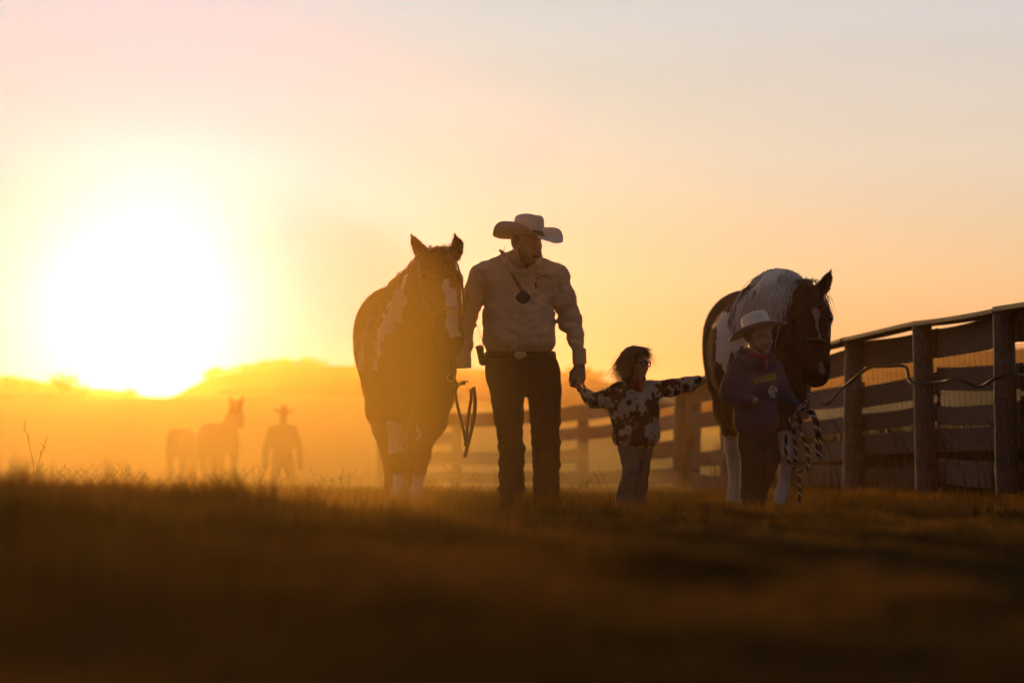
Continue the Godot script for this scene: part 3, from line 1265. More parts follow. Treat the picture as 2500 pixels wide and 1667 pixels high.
func bay_horse() -> void:
	var o := thing("horse", Vector3(-0.62, ground_height(-0.62, -15.7), -15.7), "brown and white paint horse with a white blaze, led by the man's hand", "horse")
	var b := Body.new()
	b.chain([Vector4(-0.6041, 0.9846, -15.22, 0.2321)], Vector3(1, 1.22, 1), 0.08)
	b.chain([Vector4(-0.6332, 1.0481, -15.55, 0.2845), Vector4(-0.6971, 1.0846, -16.05, 0.2991)], Vector3(1, 1.38, 1), 0.1)
	b.chain([Vector4(-0.7874, 1.2452, -16.45, 0.2927)], Vector3(1, 1.1, 1.1), 0.12)
	b.chain([Vector4(-0.7925, 1.0551, -16.45, 0.262)], Vector3(1, 1.1, 1.0), 0.1)
	# hind legs
	b.chain([Vector4(-0.8712, 0.8586, -16.42, 0.1447), Vector4(-0.8834, 0.7217, -16.5, 0.1062), Vector4(-0.8881, 0.5917, -16.7, 0.0736)], Vector3(1, 1, 1.25), 0.06)
	b.chain([Vector4(-0.8881, 0.5917, -16.7, 0.0736), Vector4(-0.8641, 0.4727, -16.68, 0.0537), Vector4(-0.8352, 0.3033, -16.62, 0.0422), Vector4(-0.8244, 0.1968, -16.58, 0.0478), Vector4(-0.8268, 0.1301, -16.52, 0.0392)], Vector3(1, 1, 1.15), 0.02)
	b.chain([Vector4(-0.8296, 0.1217, -16.52, 0.042), Vector4(-0.8325, 0.0582, -16.47, 0.0614)], Vector3.ONE, 0.015)
	b.chain([Vector4(-0.6881, 0.8616, -16.5, 0.1454), Vector4(-0.6947, 0.7246, -16.6, 0.1069), Vector4(-0.7134, 0.5947, -16.85, 0.0714)], Vector3(1, 1, 1.25), 0.06)
	b.chain([Vector4(-0.7134, 0.5947, -16.85, 0.0714), Vector4(-0.7181, 0.4757, -16.9, 0.0515), Vector4(-0.7185, 0.3043, -16.92, 0.0401), Vector4(-0.7174, 0.1958, -16.9, 0.0458), Vector4(-0.7147, 0.1334, -16.84, 0.0399)], Vector3(1, 1, 1.15), 0.02)
	b.chain([Vector4(-0.7147, 0.1278, -16.84, 0.0428), Vector4(-0.7129, 0.0657, -16.8, 0.0598)], Vector3.ONE, 0.015)
	# fore legs
	b.chain([Vector4(-0.7424, 0.9294, -15.2, 0.1442), Vector4(-0.7241, 0.773, -15.15, 0.1206), Vector4(-0.7288, 0.6061, -15.15, 0.0796), Vector4(-0.7117, 0.503, -15.12, 0.0564)], Vector3(1, 1, 1.2), 0.06)
	b.chain([Vector4(-0.7112, 0.4773, -15.11, 0.0563), Vector4(-0.7106, 0.4312, -15.1, 0.0576)], Vector3.ONE, 0.02)
	b.chain([Vector4(-0.708, 0.4057, -15.1, 0.0512), Vector4(-0.7062, 0.3369, -15.12, 0.0359), Vector4(-0.7059, 0.2219, -15.12, 0.0307), Vector4(-0.7124, 0.1608, -15.1, 0.0435), Vector4(-0.715, 0.1204, -15.05, 0.0357)], Vector3(1, 1, 1.2), 0.02)
	b.chain([Vector4(-0.715, 0.1154, -15.05, 0.0382), Vector4(-0.7176, 0.0551, -15, 0.0534)], Vector3.ONE, 0.015)
	b.chain([Vector4(-0.4846, 0.9423, -15.2, 0.1288), Vector4(-0.4863, 0.7789, -15.1, 0.1177), Vector4(-0.514, 0.6158, -15.02, 0.0993), Vector4(-0.5424, 0.5056, -14.97, 0.071)], Vector3(1, 1, 1.2), 0.06)
	b.chain([Vector4(-0.5539, 0.4495, -14.94, 0.0582), Vector4(-0.5585, 0.3938, -14.93, 0.0594)], Vector3.ONE, 0.02)
	b.chain([Vector4(-0.5613, 0.3686, -14.94, 0.0506), Vector4(-0.5728, 0.2854, -14.98, 0.0368), Vector4(-0.5886, 0.2019, -15, 0.0305), Vector4(-0.6003, 0.1514, -14.98, 0.0431), Vector4(-0.6037, 0.1163, -14.94, 0.0354)], Vector3(1, 1, 1.2), 0.02)
	b.chain([Vector4(-0.6037, 0.1113, -14.94, 0.038), Vector4(-0.6036, 0.0516, -14.88, 0.0504)], Vector3.ONE, 0.015)
	# neck
	b.chain([Vector4(-0.6544, 1.2144, -15.42, 0.2247), Vector4(-0.5636, 1.3728, -15.08, 0.1635), Vector4(-0.4786, 1.505, -14.82, 0.113)], Vector3(0.95, 1.12, 1.1), 0.09)
	b.chain([Vector4(-0.7523, 1.4858, -15.7, 0.0638), Vector4(-0.6501, 1.5195, -15.3, 0.0518), Vector4(-0.5389, 1.5925, -14.95, 0.0456)], Vector3.ONE, 0.05)
	var m := coat("bay_coat")
	var me := b.build(0.016, Transform3D.IDENTITY, bay_paint)
	# head with finer cells
	var h := Body.new()
	h.chain([Vector4(-0.4799, 1.483, -14.86, 0.1057)], Vector3.ONE, 0.05)
	h.chain([Vector4(-0.4511, 1.5736, -14.74, 0.0924), Vector4(-0.4218, 1.4366, -14.6, 0.1039)], Vector3(1, 1, 1.0), 0.05)
	h.chain([Vector4(-0.4014, 1.4101, -14.58, 0.0889), Vector4(-0.3747, 1.2377, -14.42, 0.0709), Vector4(-0.3592, 1.0835, -14.3, 0.0606), Vector4(-0.3632, 1.0309, -14.27, 0.058)], Vector3(1, 1, 1.1), 0.05)
	h.chain([Vector4(-0.4784, 1.4103, -14.74, 0.0799), Vector4(-0.452, 1.3136, -14.62, 0.0595), Vector4(-0.4015, 1.1518, -14.42, 0.0489)], Vector3(1, 1, 1.2), 0.04)
	h.chain([Vector4(-0.3785, 1.0033, -14.3, 0.0436)], Vector3(1.2, 0.8, 1), 0.03)
	h.chain([Vector4(-0.5236, 1.4913, -14.6, 0.0346)], Vector3(1, 0.9, 1), 0.04)
	h.chain([Vector4(-0.337, 1.4623, -14.58, 0.0321)], Vector3(1, 0.9, 1), 0.04)
	h.carve([Vector4(-0.399, 1.0347, -14.165, 0.0144)], Vector3(0.8, 1.3, 1), 0.01)
	h.carve([Vector4(-0.3221, 1.0347, -14.165, 0.0144)], Vector3(0.8, 1.3, 1), 0.01)
	h.chain([Vector4(-0.5227, 1.5923, -14.78, 0.0426), Vector4(-0.5627, 1.6469, -14.77, 0.035), Vector4(-0.5925, 1.6964, -14.76, 0.0213), Vector4(-0.6173, 1.7432, -14.75, 0.0055)], Vector3(1, 1, 0.55), 0.018)
	h.chain([Vector4(-0.3815, 1.588, -14.76, 0.0425), Vector4(-0.3462, 1.64, -14.75, 0.0362), Vector4(-0.3335, 1.6843, -14.74, 0.0275), Vector4(-0.3509, 1.7437, -14.73, 0.0075)], Vector3(1, 1, 0.55), 0.018)
	join(me, h.build(0.0085, Transform3D.IDENTITY, bay_paint))
	var fur := fuzz(me, 0.012, 0.0016, 201, Color(1.25, 1.25, 1.25), Vector3(0, -0.4, 0), 4)
	part("body", me, m, o)
	hairs("coat_hair", fur, o)
	var eye := mat("horse_eye", lin(0.01, 0.006, 0.004), 0.08, {"spec": 0.6})
	for q in [Vector3(-0.5287, 1.4759, -14.535), Vector3(-0.326, 1.4532, -14.53)]:
		part("eye", ball(q, Vector3(0.017, 0.017, 0.017)), eye, o)
	# mane on the far side of the crest, a tuft between the ears, and the tail
	var rng := RandomNumberGenerator.new()
	rng.seed = 21
	var hair := mat("horse_hair", Color.WHITE, 0.5, {"vc": true, "spec": 0.4, "back": Color(0.3, 0.2, 0.1)})
	var crest: Array = smooth_path([Vector3(-0.765, 1.5381, -15.85), Vector3(-0.6982, 1.5573, -15.5), Vector3(-0.6391, 1.5778, -15.22), Vector3(-0.5807, 1.6105, -14.98), Vector3(-0.5152, 1.6494, -14.85)], 8)
	var roots := []
	for k in 260:
		var p: Vector3 = crest[rng.randi() % crest.size()] + Vector3(rng.randfn(0, 0.012), -0.005, rng.randfn(0, 0.02))
		roots.append([p, p + Vector3(-0.02, 0.004, 0.01), p + Vector3(-0.035 + rng.randfn(0, 0.02), -0.10 - 0.12 * rng.randf(), 0.05), 0.006])
	part("mane", strands(roots, 0.0022, 3, [Color(0.05, 0.03, 0.018), Color(0.03, 0.017, 0.01), Color(0.10, 0.06, 0.03)]), hair, o)
	roots = []
	for k in 90:
		var p: Vector3 = Vector3(-0.4462, 1.6441, -14.74) + Vector3(rng.randfn(0, 0.045), rng.randfn(0, 0.008), rng.randfn(0, 0.01))
		roots.append([p, p + Vector3(rng.randfn(0, 0.02), 0.018, 0.03), p + Vector3(rng.randfn(0.0, 0.03), -0.10 - 0.05 * rng.randf(), 0.09), 0.005])
	part("forelock", strands(roots, 0.0018, 4, [Color(0.05, 0.03, 0.018), Color(0.03, 0.017, 0.01)]), hair, o)
	roots = []
	for k in 160:
		var p: Vector3 = Vector3(-0.7955, 1.4185, -16.85) + Vector3(rng.randfn(0, 0.02), rng.randfn(0, 0.02), rng.randfn(0, 0.012))
		roots.append([p, p + Vector3(rng.randfn(0, 0.035), -0.45, -0.10), p + Vector3(rng.randfn(0.03, 0.06), -1.0 - 0.15 * rng.randf(), -0.05), 0.012])
	part("tail", strands(roots, 0.003, 5, [Color(0.05, 0.03, 0.018), Color(0.03, 0.017, 0.01)]), hair, o)
	# halter
	var leather := mat("halter_rope", lin(0.16, 0.09, 0.04), 0.8)
	var hal := Node3D.new()
	hal.name = "halter"
	o.add_child(hal)
	part("noseband", tube(smooth_path([Vector3(-0.4849, 1.2353, -14.42), Vector3(-0.4429, 1.2389, -14.33), Vector3(-0.3832, 1.2597, -14.28), Vector3(-0.3351, 1.249, -14.3), Vector3(-0.2979, 1.2227, -14.38), Vector3(-0.325, 1.2062, -14.5), Vector3(-0.4079, 1.2052, -14.56), Vector3(-0.4777, 1.2259, -14.5), Vector3(-0.4849, 1.2353, -14.42)], 4), 0.0085), leather, hal)
	part("cheekpiece", tube(smooth_path([Vector3(-0.5691, 1.5682, -14.68), Vector3(-0.5621, 1.459, -14.57), Vector3(-0.5427, 1.3435, -14.52), Vector3(-0.4849, 1.2353, -14.42)], 5), 0.0065), leather, hal)
	part("cheekpiece", tube(smooth_path([Vector3(-0.3299, 1.545, -14.7), Vector3(-0.3021, 1.4341, -14.57), Vector3(-0.2927, 1.3158, -14.48), Vector3(-0.2979, 1.2227, -14.38)], 5), 0.0065), leather, hal)
	part("crownpiece", tube(smooth_path([Vector3(-0.5691, 1.5682, -14.68), Vector3(-0.5285, 1.6346, -14.8), Vector3(-0.4543, 1.6636, -14.84), Vector3(-0.3775, 1.6396, -14.8), Vector3(-0.3299, 1.545, -14.7)], 5), 0.0065), leather, hal)
	part("throat_strap", tube(smooth_path([Vector3(-0.4806, 1.2219, -14.44), Vector3(-0.4664, 1.1543, -14.46), Vector3(-0.4386, 1.05, -14.44), Vector3(-0.402, 0.9724, -14.36), Vector3(-0.3646, 0.9416, -14.33)], 5), 0.006), leather, hal)


var black_white := [
	PackedVector2Array([Vector2(1.5617, 1.4553), Vector2(1.6119, 1.5303), Vector2(1.6955, 1.6164), Vector2(1.7567, 1.6525), Vector2(1.8343, 1.6581), Vector2(1.9393, 1.6136), Vector2(1.9112, 1.5469), Vector2(1.85, 1.5136), Vector2(1.8218, 1.4359), Vector2(1.8049, 1.3804), Vector2(1.738, 1.311), Vector2(1.6927, 1.1309), Vector2(1.6316, 1.0976), Vector2(1.4934, 1.1087), Vector2(1.454, 0.9786), Vector2(1.4018, 1.0423), Vector2(1.3661, 1.081), Vector2(1.3219, 1.1087), Vector2(1.3417, 1.1974), Vector2(1.3893, 1.3055), Vector2(1.4672, 1.3942)]),
	PackedVector2Array([Vector2(1.9259, 1.3214), Vector2(1.9418, 1.3477), Vector2(1.968, 1.3425), Vector2(1.9756, 1.2951), Vector2(1.9596, 1.2688), Vector2(1.9566, 1.2163), Vector2(1.9613, 1.1374), Vector2(1.9482, 1.1374), Vector2(1.9412, 1.2636)]),
	PackedVector2Array([Vector2(1.9324, 0.9912), Vector2(1.9505, 1.0016), Vector2(1.9657, 0.9446), Vector2(1.955, 0.9032), Vector2(1.9318, 0.9187), Vector2(1.9244, 0.9576)]),
]


func black_paint(p: Vector3, n: Vector3) -> Color:
	var black := Color(0.022, 0.015, 0.010)
	var white := Color(0.52, 0.48, 0.45)
	if p.y < 0.085:
		return Color(0.08, 0.065, 0.05)
	if p.y < 0.56 + 0.04 * noise_b.get_noise_3dv(p * 60.0) and p.y < (0.62 if p.z < -17.0 else 0.75):
		return Color(0.34, 0.30, 0.27)
	if p.z > -15.72:
		return Color(0.24, 0.20, 0.18) if inside(black_white[1], p, 0.005) or inside(black_white[2], p, 0.012) else black
	if p.z > -17.15 and n.x > -0.93 and inside(black_white[0], p, 0.02):
		return white
	return black


func black_horse() -> void:
	var o := thing("horse", Vector3(1.72, ground_height(1.72, -16.8), -16.8), "black and white paint horse with a pale mane behind the hatted boy", "horse")
	var b := Body.new()
	b.chain([Vector4(1.7636, 0.9786, -16.3, 0.232)], Vector3(1.02, 1.25, 1), 0.08)
	b.chain([Vector4(1.6891, 1.0875, -16.65, 0.316), Vector4(1.7158, 1.1327, -17.2, 0.3264)], Vector3(1, 1.3, 1), 0.1)
	b.chain([Vector4(1.7117, 1.2849, -17.6, 0.3161)], Vector3(1, 1.07, 1.1), 0.12)
	b.chain([Vector4(1.6777, 1.0815, -17.6, 0.2684)], Vector3(1, 1.1, 1), 0.1)
	b.chain([Vector4(1.5964, 0.9471, -17.6, 0.173), Vector4(1.5924, 0.7532, -17.6, 0.1103), Vector4(1.6247, 0.578, -17.8, 0.0694)], Vector3(1, 1, 1.25), 0.06)
	b.chain([Vector4(1.6246, 0.563, -17.8, 0.0633), Vector4(1.6223, 0.4724, -17.78, 0.0603), Vector4(1.6309, 0.337, -17.75, 0.0436), Vector4(1.6274, 0.2021, -17.72, 0.042), Vector4(1.6252, 0.1394, -17.7, 0.0495), Vector4(1.6145, 0.104, -17.65, 0.0419)], Vector3(1, 1, 1.15), 0.02)
	b.chain([Vector4(1.6145, 0.104, -17.65, 0.0449), Vector4(1.6066, 0.045, -17.6, 0.0596)], Vector3.ONE, 0.015)
	b.chain([Vector4(1.7903, 0.9322, -17.6, 0.164), Vector4(1.7952, 0.7532, -17.6, 0.1103), Vector4(1.8146, 0.578, -17.8, 0.0694)], Vector3(1, 1, 1.25), 0.06)
	b.chain([Vector4(1.8145, 0.563, -17.8, 0.0603), Vector4(1.8081, 0.337, -17.75, 0.0421), Vector4(1.8018, 0.1394, -17.7, 0.045), Vector4(1.7882, 0.051, -17.6, 0.0567)], Vector3(1, 1, 1.15), 0.02)
	b.chain([Vector4(1.6356, 0.9115, -16.35, 0.1441), Vector4(1.64, 0.7174, -16.35, 0.0942), Vector4(1.6337, 0.4952, -16.3, 0.0608), Vector4(1.6383, 0.3299, -16.3, 0.0387), Vector4(1.6353, 0.1483, -16.28, 0.0414), Vector4(1.6239, 0.0504, -16.2, 0.0549)], Vector3(1, 1, 1.2), 0.05)
	b.chain([Vector4(1.8794, 0.9233, -16.3, 0.1326), Vector4(1.8705, 0.7568, -16.28, 0.1159), Vector4(1.844, 0.6045, -16.25, 0.0771), Vector4(1.8372, 0.4995, -16.22, 0.0577)], Vector3(1, 1, 1.2), 0.06)
	b.chain([Vector4(1.8371, 0.4803, -16.22, 0.0577), Vector4(1.8329, 0.4281, -16.21, 0.0577)], Vector3.ONE, 0.02)
	b.chain([Vector4(1.8339, 0.4117, -16.22, 0.0522), Vector4(1.8328, 0.3158, -16.24, 0.0385), Vector4(1.8238, 0.2061, -16.24, 0.0358), Vector4(1.8025, 0.1488, -16.2, 0.0453), Vector4(1.7896, 0.1054, -16.16, 0.0383)], Vector3(1, 1, 1.2), 0.02)
	b.chain([Vector4(1.7869, 0.1, -16.16, 0.0411), Vector4(1.7744, 0.0462, -16.1, 0.0546)], Vector3.ONE, 0.015)
	b.chain([Vector4(1.6742, 1.2104, -16.72, 0.2493), Vector4(1.7324, 1.3421, -16.35, 0.2216), Vector4(1.7994, 1.4231, -16.05, 0.1849), Vector4(1.8719, 1.3918, -15.88, 0.1399)], Vector3(0.95, 1.06, 1.1), 0.09)
	b.chain([Vector4(1.6519, 1.5157, -17, 0.0634), Vector4(1.7099, 1.5668, -16.55, 0.0617), Vector4(1.773, 1.5873, -16.25, 0.0496), Vector4(1.8567, 1.5463, -15.95, 0.0432)], Vector3.ONE, 0.05)
	var m := coat("black_coat")
	var me := b.build(0.016, Transform3D.IDENTITY, black_paint)
	var h := Body.new()
	h.chain([Vector4(1.885, 1.3797, -15.9, 0.1239)], Vector3.ONE, 0.05)
	h.chain([Vector4(1.9222, 1.4154, -15.76, 0.1095), Vector4(1.9471, 1.2907, -15.58, 0.1056)], Vector3.ONE, 0.05)
	h.chain([Vector4(1.8709, 1.3013, -15.74, 0.1067), Vector4(1.8405, 1.3054, -15.8, 0.0857), Vector4(1.8549, 1.2105, -15.7, 0.0798), Vector4(1.8987, 1.0613, -15.5, 0.0578)], Vector3(1, 1, 1.2), 0.05)
	h.chain([Vector4(1.9444, 1.2628, -15.56, 0.0949), Vector4(1.9337, 1.0964, -15.42, 0.0862), Vector4(1.9229, 0.9599, -15.3, 0.0804), Vector4(1.9253, 0.914, -15.26, 0.0776)], Vector3(1, 1, 1.05), 0.05)
	h.chain([Vector4(1.9197, 0.8794, -15.3, 0.0467)], Vector3(1.3, 0.8, 1), 0.03)
	h.chain([Vector4(1.83, 1.2747, -15.62, 0.0344)], Vector3(1, 0.9, 1), 0.04)
	h.chain([Vector4(2.0344, 1.2893, -15.56, 0.0343)], Vector3(1, 0.9, 1), 0.03)
	h.carve([Vector4(1.8563, 0.9276, -15.16, 0.0154)], Vector3(0.8, 1.3, 1), 0.01)
	h.carve([Vector4(1.963, 0.9349, -15.15, 0.0154)], Vector3(0.8, 1.3, 1), 0.01)
	h.chain([Vector4(1.8439, 1.4764, -15.82, 0.0402), Vector4(1.808, 1.508, -15.81, 0.0362), Vector4(1.783, 1.5449, -15.8, 0.0254), Vector4(1.7633, 1.5844, -15.79, 0.0059)], Vector3(1, 1, 0.55), 0.018)
	h.chain([Vector4(2.0108, 1.4733, -15.78, 0.0428), Vector4(2.042, 1.5101, -15.77, 0.0361), Vector4(2.0652, 1.5577, -15.76, 0.0227), Vector4(2.0911, 1.6186, -15.75, 0.0053)], Vector3(1, 1, 0.55), 0.018)
	join(me, h.build(0.0085, Transform3D.IDENTITY, black_paint))
	var fur := fuzz(me, 0.012, 0.0016, 202, Color(1.25, 1.25, 1.25), Vector3(0, -0.4, 0), 4)
	part("body", me, m, o)
	hairs("coat_hair", fur, o)
	var eye := mat("horse_eye", lin(0.01, 0.006, 0.004), 0.08, {"spec": 0.6})
	for q in [Vector3(1.8106, 1.2645, -15.545), Vector3(2.045, 1.2827, -15.5)]:
		part("eye", ball(q, Vector3(0.017, 0.017, 0.017)), eye, o)
	var rng := RandomNumberGenerator.new()
	rng.seed = 22
	var hair := mat("horse_hair", Color.WHITE, 0.5, {"vc": true, "spec": 0.4, "back": Color(0.3, 0.2, 0.1)})
	var pale := [Color(0.50, 0.46, 0.42), Color(0.42, 0.37, 0.32), Color(0.56, 0.53, 0.50), Color(0.34, 0.29, 0.24)]
	var crest: Array = smooth_path([Vector3(1.6771, 1.6004, -16.9), Vector3(1.7164, 1.6472, -16.5), Vector3(1.7536, 1.654, -16.22), Vector3(1.8028, 1.6339, -16.02), Vector3(1.8601, 1.593, -15.86)], 10)
	var fall: Array = smooth_path([Vector3(1.5383, 1.4026, -16.62), Vector3(1.5547, 1.4148, -16.2), Vector3(1.6444, 1.457, -15.92), Vector3(1.7172, 1.4312, -15.72), Vector3(1.7565, 1.3997, -15.62)], 10)
	var hem: Array = smooth_path([Vector3(1.4629, 1.1792, -16.42), Vector3(1.4951, 1.1293, -16.02), Vector3(1.5984, 1.2059, -15.8), Vector3(1.6729, 1.2681, -15.64), Vector3(1.7281, 1.3132, -15.56)], 10)
	var roots := []
	for k in 620:
		var i := rng.randi() % crest.size()
		var lay := rng.randf() * 0.012
		var q: Vector3 = crest[i] + Vector3(rng.randfn(0, 0.01), rng.randfn(0, 0.006), rng.randfn(0, 0.012))
		var f: Vector3 = fall[i] + Vector3(rng.randfn(0, 0.02), rng.randfn(0, 0.02), lay)
		var e: Vector3 = hem[i] + Vector3(rng.randfn(0, 0.03), rng.randfn(0, 0.06), lay)
		roots.append([q, f, f.lerp(e, rng.randf_range(0.35, 1.0)), 0.003])
	part("mane", strands(roots, 0.0026, 6, pale), hair, o)
	roots = []
	for k in 110:
		var q: Vector3 = Vector3(1.9093, 1.5271, -15.78) + Vector3(rng.randfn(0, 0.045), rng.randfn(0, 0.008), rng.randfn(0, 0.01))
		roots.append([q, q + Vector3(rng.randfn(0.01, 0.02), 0.016, 0.03), q + Vector3(rng.randfn(0.02, 0.035), -0.09 - 0.06 * rng.randf(), 0.10), 0.005])
	for k in 16:
		var q: Vector3 = Vector3(2.051, 1.4258, -15.72) + Vector3(rng.randfn(0, 0.006), rng.randfn(0, 0.02), rng.randfn(0, 0.02))
		roots.append([q, q + Vector3(0.02, -0.05, 0.01), q + Vector3(0.035 + rng.randfn(0, 0.01), -0.12 - 0.05 * rng.randf(), 0.01), 0.004])
	part("forelock", strands(roots, 0.0018, 7, [Color(0.03, 0.022, 0.016), Color(0.02, 0.014, 0.01)]), hair, o)
	roots = []
	for k in 160:
		var q: Vector3 = Vector3(1.7608, 1.4983, -18) + Vector3(rng.randfn(0, 0.02), rng.randfn(0, 0.02), rng.randfn(0, 0.012))
		roots.append([q, q + Vector3(rng.randfn(0, 0.035), -0.45, -0.10), q + Vector3(rng.randfn(0.0, 0.06), -1.05 - 0.15 * rng.randf(), -0.05), 0.012])
	part("tail", strands(roots, 0.003, 8, pale), hair, o)
	var rope := mat("dark_halter_rope", lin(0.05, 0.04, 0.03), 0.8)
	var hal := Node3D.new()
	hal.name = "halter"
	o.add_child(hal)
	part("noseband", tube(smooth_path([Vector3(1.8384, 1.1204, -15.52), Vector3(1.8663, 1.1282, -15.38), Vector3(1.919, 1.1329, -15.28), Vector3(1.9812, 1.1248, -15.32), Vector3(2.0279, 1.1017, -15.42), Vector3(2.0118, 1.0856, -15.56), Vector3(1.9214, 1.0782, -15.62), Vector3(1.8506, 1.1025, -15.58), Vector3(1.8384, 1.1204, -15.52)], 4), 0.0085), rope, hal)
	part("cheekpiece", tube(smooth_path([Vector3(1.7725, 1.4503, -15.76), Vector3(1.7495, 1.3374, -15.68), Vector3(1.7796, 1.2124, -15.6), Vector3(1.8384, 1.1204, -15.52)], 5), 0.0065), rope, hal)
	part("cheekpiece", tube(smooth_path([Vector3(2.043, 1.4434, -15.74), Vector3(2.0492, 1.3151, -15.55), Vector3(2.0391, 1.1906, -15.46), Vector3(2.0279, 1.1017, -15.42)], 5), 0.0065), rope, hal)
	part("throat_strap", tube(smooth_path([Vector3(1.8421, 1.1104, -15.53), Vector3(1.8561, 1.0228, -15.52), Vector3(1.8743, 0.9157, -15.48), Vector3(1.8928, 0.8582, -15.42)], 5), 0.006), rope, hal)


# ---------------------------------------------------------------- the man

var mic_at := Vector3.ZERO
var mic_line := []


func skin(p: Vector3, n: Vector3) -> Color:
	return Color(0.26, 0.14, 0.085)


func man() -> void:
	var o := thing("person", Vector3(0.09, ground_height(0.09, -15.0), -15.0), "man in straw cowboy hat, tan shirt and dark jeans holding a child's hand", "person")
	var skin_m := mat("skin", Color.WHITE, 0.55, {"vc": true, "spec": 0.4, "bump": noise_texture(0.12, 256, 3), "depth": 0.06, "scale": 14.0})
	var cloth_bump := noise_texture(0.16, 512, 2)
	var crease := noise_texture(0.011, 512, 2)
	(crease.noise as FastNoiseLite).fractal_type = FastNoiseLite.FRACTAL_RIDGED
	# body under the clothes, then head and hands with finer cells
	var b := Body.new()
	b.chain([Vector4(-0.0255, 1.4435, -15, 0.0966), Vector4(0.1071, 1.4435, -15, 0.0966)], Vector3(1, 1.2, 0.8), 0.05)
	b.chain([Vector4(-0.0255, 1.1881, -15, 0.1067), Vector4(0.112, 1.1881, -15, 0.1067)], Vector3(1, 1.4, 0.9), 0.05)
	b.chain([Vector4(-0.0305, 0.9332, -15, 0.0864), Vector4(0.173, 0.9332, -15, 0.0864)], Vector3(1, 1, 0.9), 0.05)
	b.chain([Vector4(-0.0305, 0.8187, -15, 0.0813), Vector4(-0.0102, 0.4757, -15, 0.0559), Vector4(0, 0.1207, -15.02, 0.0356)], Vector3.ONE, 0.03)
	b.chain([Vector4(0.1933, 0.8187, -15, 0.0813), Vector4(0.2088, 0.4763, -15.04, 0.051), Vector4(0.2092, 0.1201, -15.09, 0.0358)], Vector3.ONE, 0.03)
	b.chain([Vector4(-0.0255, 1.5586, -15, 0.0508), Vector4(-0.1836, 1.4946, -15, 0.0508), Vector4(-0.2675, 1.2647, -15, 0.0381), Vector4(-0.2972, 1.0208, -14.97, 0.0254)], Vector3.ONE, 0.03)
	b.chain([Vector4(0.1275, 1.5586, -15, 0.0508), Vector4(0.26, 1.4946, -15, 0.0508), Vector4(0.3718, 1.2264, -15, 0.0381), Vector4(0.4134, 1.0198, -14.95, 0.0253)], Vector3.ONE, 0.03)
	b.chain([Vector4(0.051, 1.4691, -15, 0.061), Vector4(0.0663, 1.597, -15, 0.0559)], Vector3.ONE, 0.03)
	var me := b.build(0.02, Transform3D.IDENTITY, skin)
	var head := facing(Vector3(0.0814, 1.5713, -14.97), 0.85, 0.20, 0.0, 0.238)
	join(me, head_mesh(head, false, skin))
	var fist := [1.25, 1.35, 0.9]
	var thumb_in := [Vector3(0.012, 0.015, -0.012), Vector3(0.036, 0.045, -0.024), Vector3(0.032, 0.075, -0.042), Vector3(0.012, 0.088, -0.05)]
	var right := aim(Vector3(-0.2943, 0.9416, -14.96), Vector3(0.30, -1.0, 0.05), Vector3(-0.5, 0.0, 1.0), 1.08, true)
	join(me, hand_mesh(right, fist, thumb_in, [Vector4(-0.3022, 1.0081, -14.97, 0.0304)][0], skin))
	var left := aim(Vector3(0.4159, 0.9589, -14.95), Vector3(-0.02, -1.0, 0.0), Vector3(0.35, 0.1, 1.0), 1.05, false)
	join(me, hand_mesh(left, [0.55, 0.95, 0.6], [Vector3(0.016, 0.02, -0.006), Vector3(0.040, 0.055, -0.018), Vector3(0.042, 0.090, -0.028), Vector3(0.030, 0.116, -0.040)], [Vector4(0.4134, 1.0173, -14.95, 0.0304)][0], skin))
	part("body", me, skin_m, o)
	for s in [-1.0, 1.0]:
		part("eye", ball(head * Vector3(0.14 * s, 0.495, 0.315), Vector3(0.0085, 0.005, 0.0085)), mat("eye", lin(0.02, 0.015, 0.01), 0.15), o)
	# beard and hair as one shaggy layer each
	var bd := Body.new()
	bd.chain([Vector4(-0.29, 0.44, 0.0, 0.06), Vector4(-0.22, 0.20, 0.12, 0.10), Vector4(-0.07, 0.07, 0.24, 0.13), Vector4(0.07, 0.07, 0.24, 0.13), Vector4(0.22, 0.20, 0.12, 0.10), Vector4(0.29, 0.44, 0.0, 0.06)], Vector3.ONE, 0.06)
	bd.chain([Vector4(0, -0.04, 0.22, 0.14)], Vector3(1.1, 0.8, 1), 0.08)
	bd.chain([Vector4(-0.09, 0.285, 0.325, 0.04), Vector4(0, 0.30, 0.355, 0.035), Vector4(0.09, 0.285, 0.325, 0.04)], Vector3.ONE, 0.03)
	bd.carve([Vector4(0, 0.215, 0.39, 0.075)], Vector3(1.2, 0.5, 1), 0.02)
	bd.ripple = 0.03
	bd.ripple_noise = noise_b
	bd.ripple_scale = Vector3(220, 80, 220)
	var hair_m := mat("short_hair", lin(0.075, 0.045, 0.03), 0.8, {"bump": noise_texture(0.2, 256, 3), "depth": 0.5, "scale": 12.0})
	part("beard", bd.build(0.026, head), hair_m, o)
	var hr := Body.new()
	hr.chain([Vector4(0, 0.62, -0.13, 0.355)], Vector3(0.95, 0.95, 1.12), 0.05)
	hr.carve([Vector4(0, 0.45, 0.38, 0.40)], Vector3(1.2, 1.5, 1), 0.05)
	part("hair", hr.build(0.03, head), hair_m, o)

	# shirt
	var s := Body.new()
	s.chain([Vector4(-0.0562, 1.5731, -15.02, 0.0687), Vector4(-0.1887, 1.51, -15, 0.0788)], Vector3(1, 1, 1), 0.05)
	s.chain([Vector4(0.1379, 1.5731, -15.02, 0.0687), Vector4(0.2651, 1.5074, -15, 0.0788)], Vector3(1, 1, 1), 0.05)
	s.chain([Vector4(-0.0713, 1.4427, -14.99, 0.1168), Vector4(0.1528, 1.4427, -14.99, 0.1168)], Vector3(1, 1.2, 0.95), 0.07)
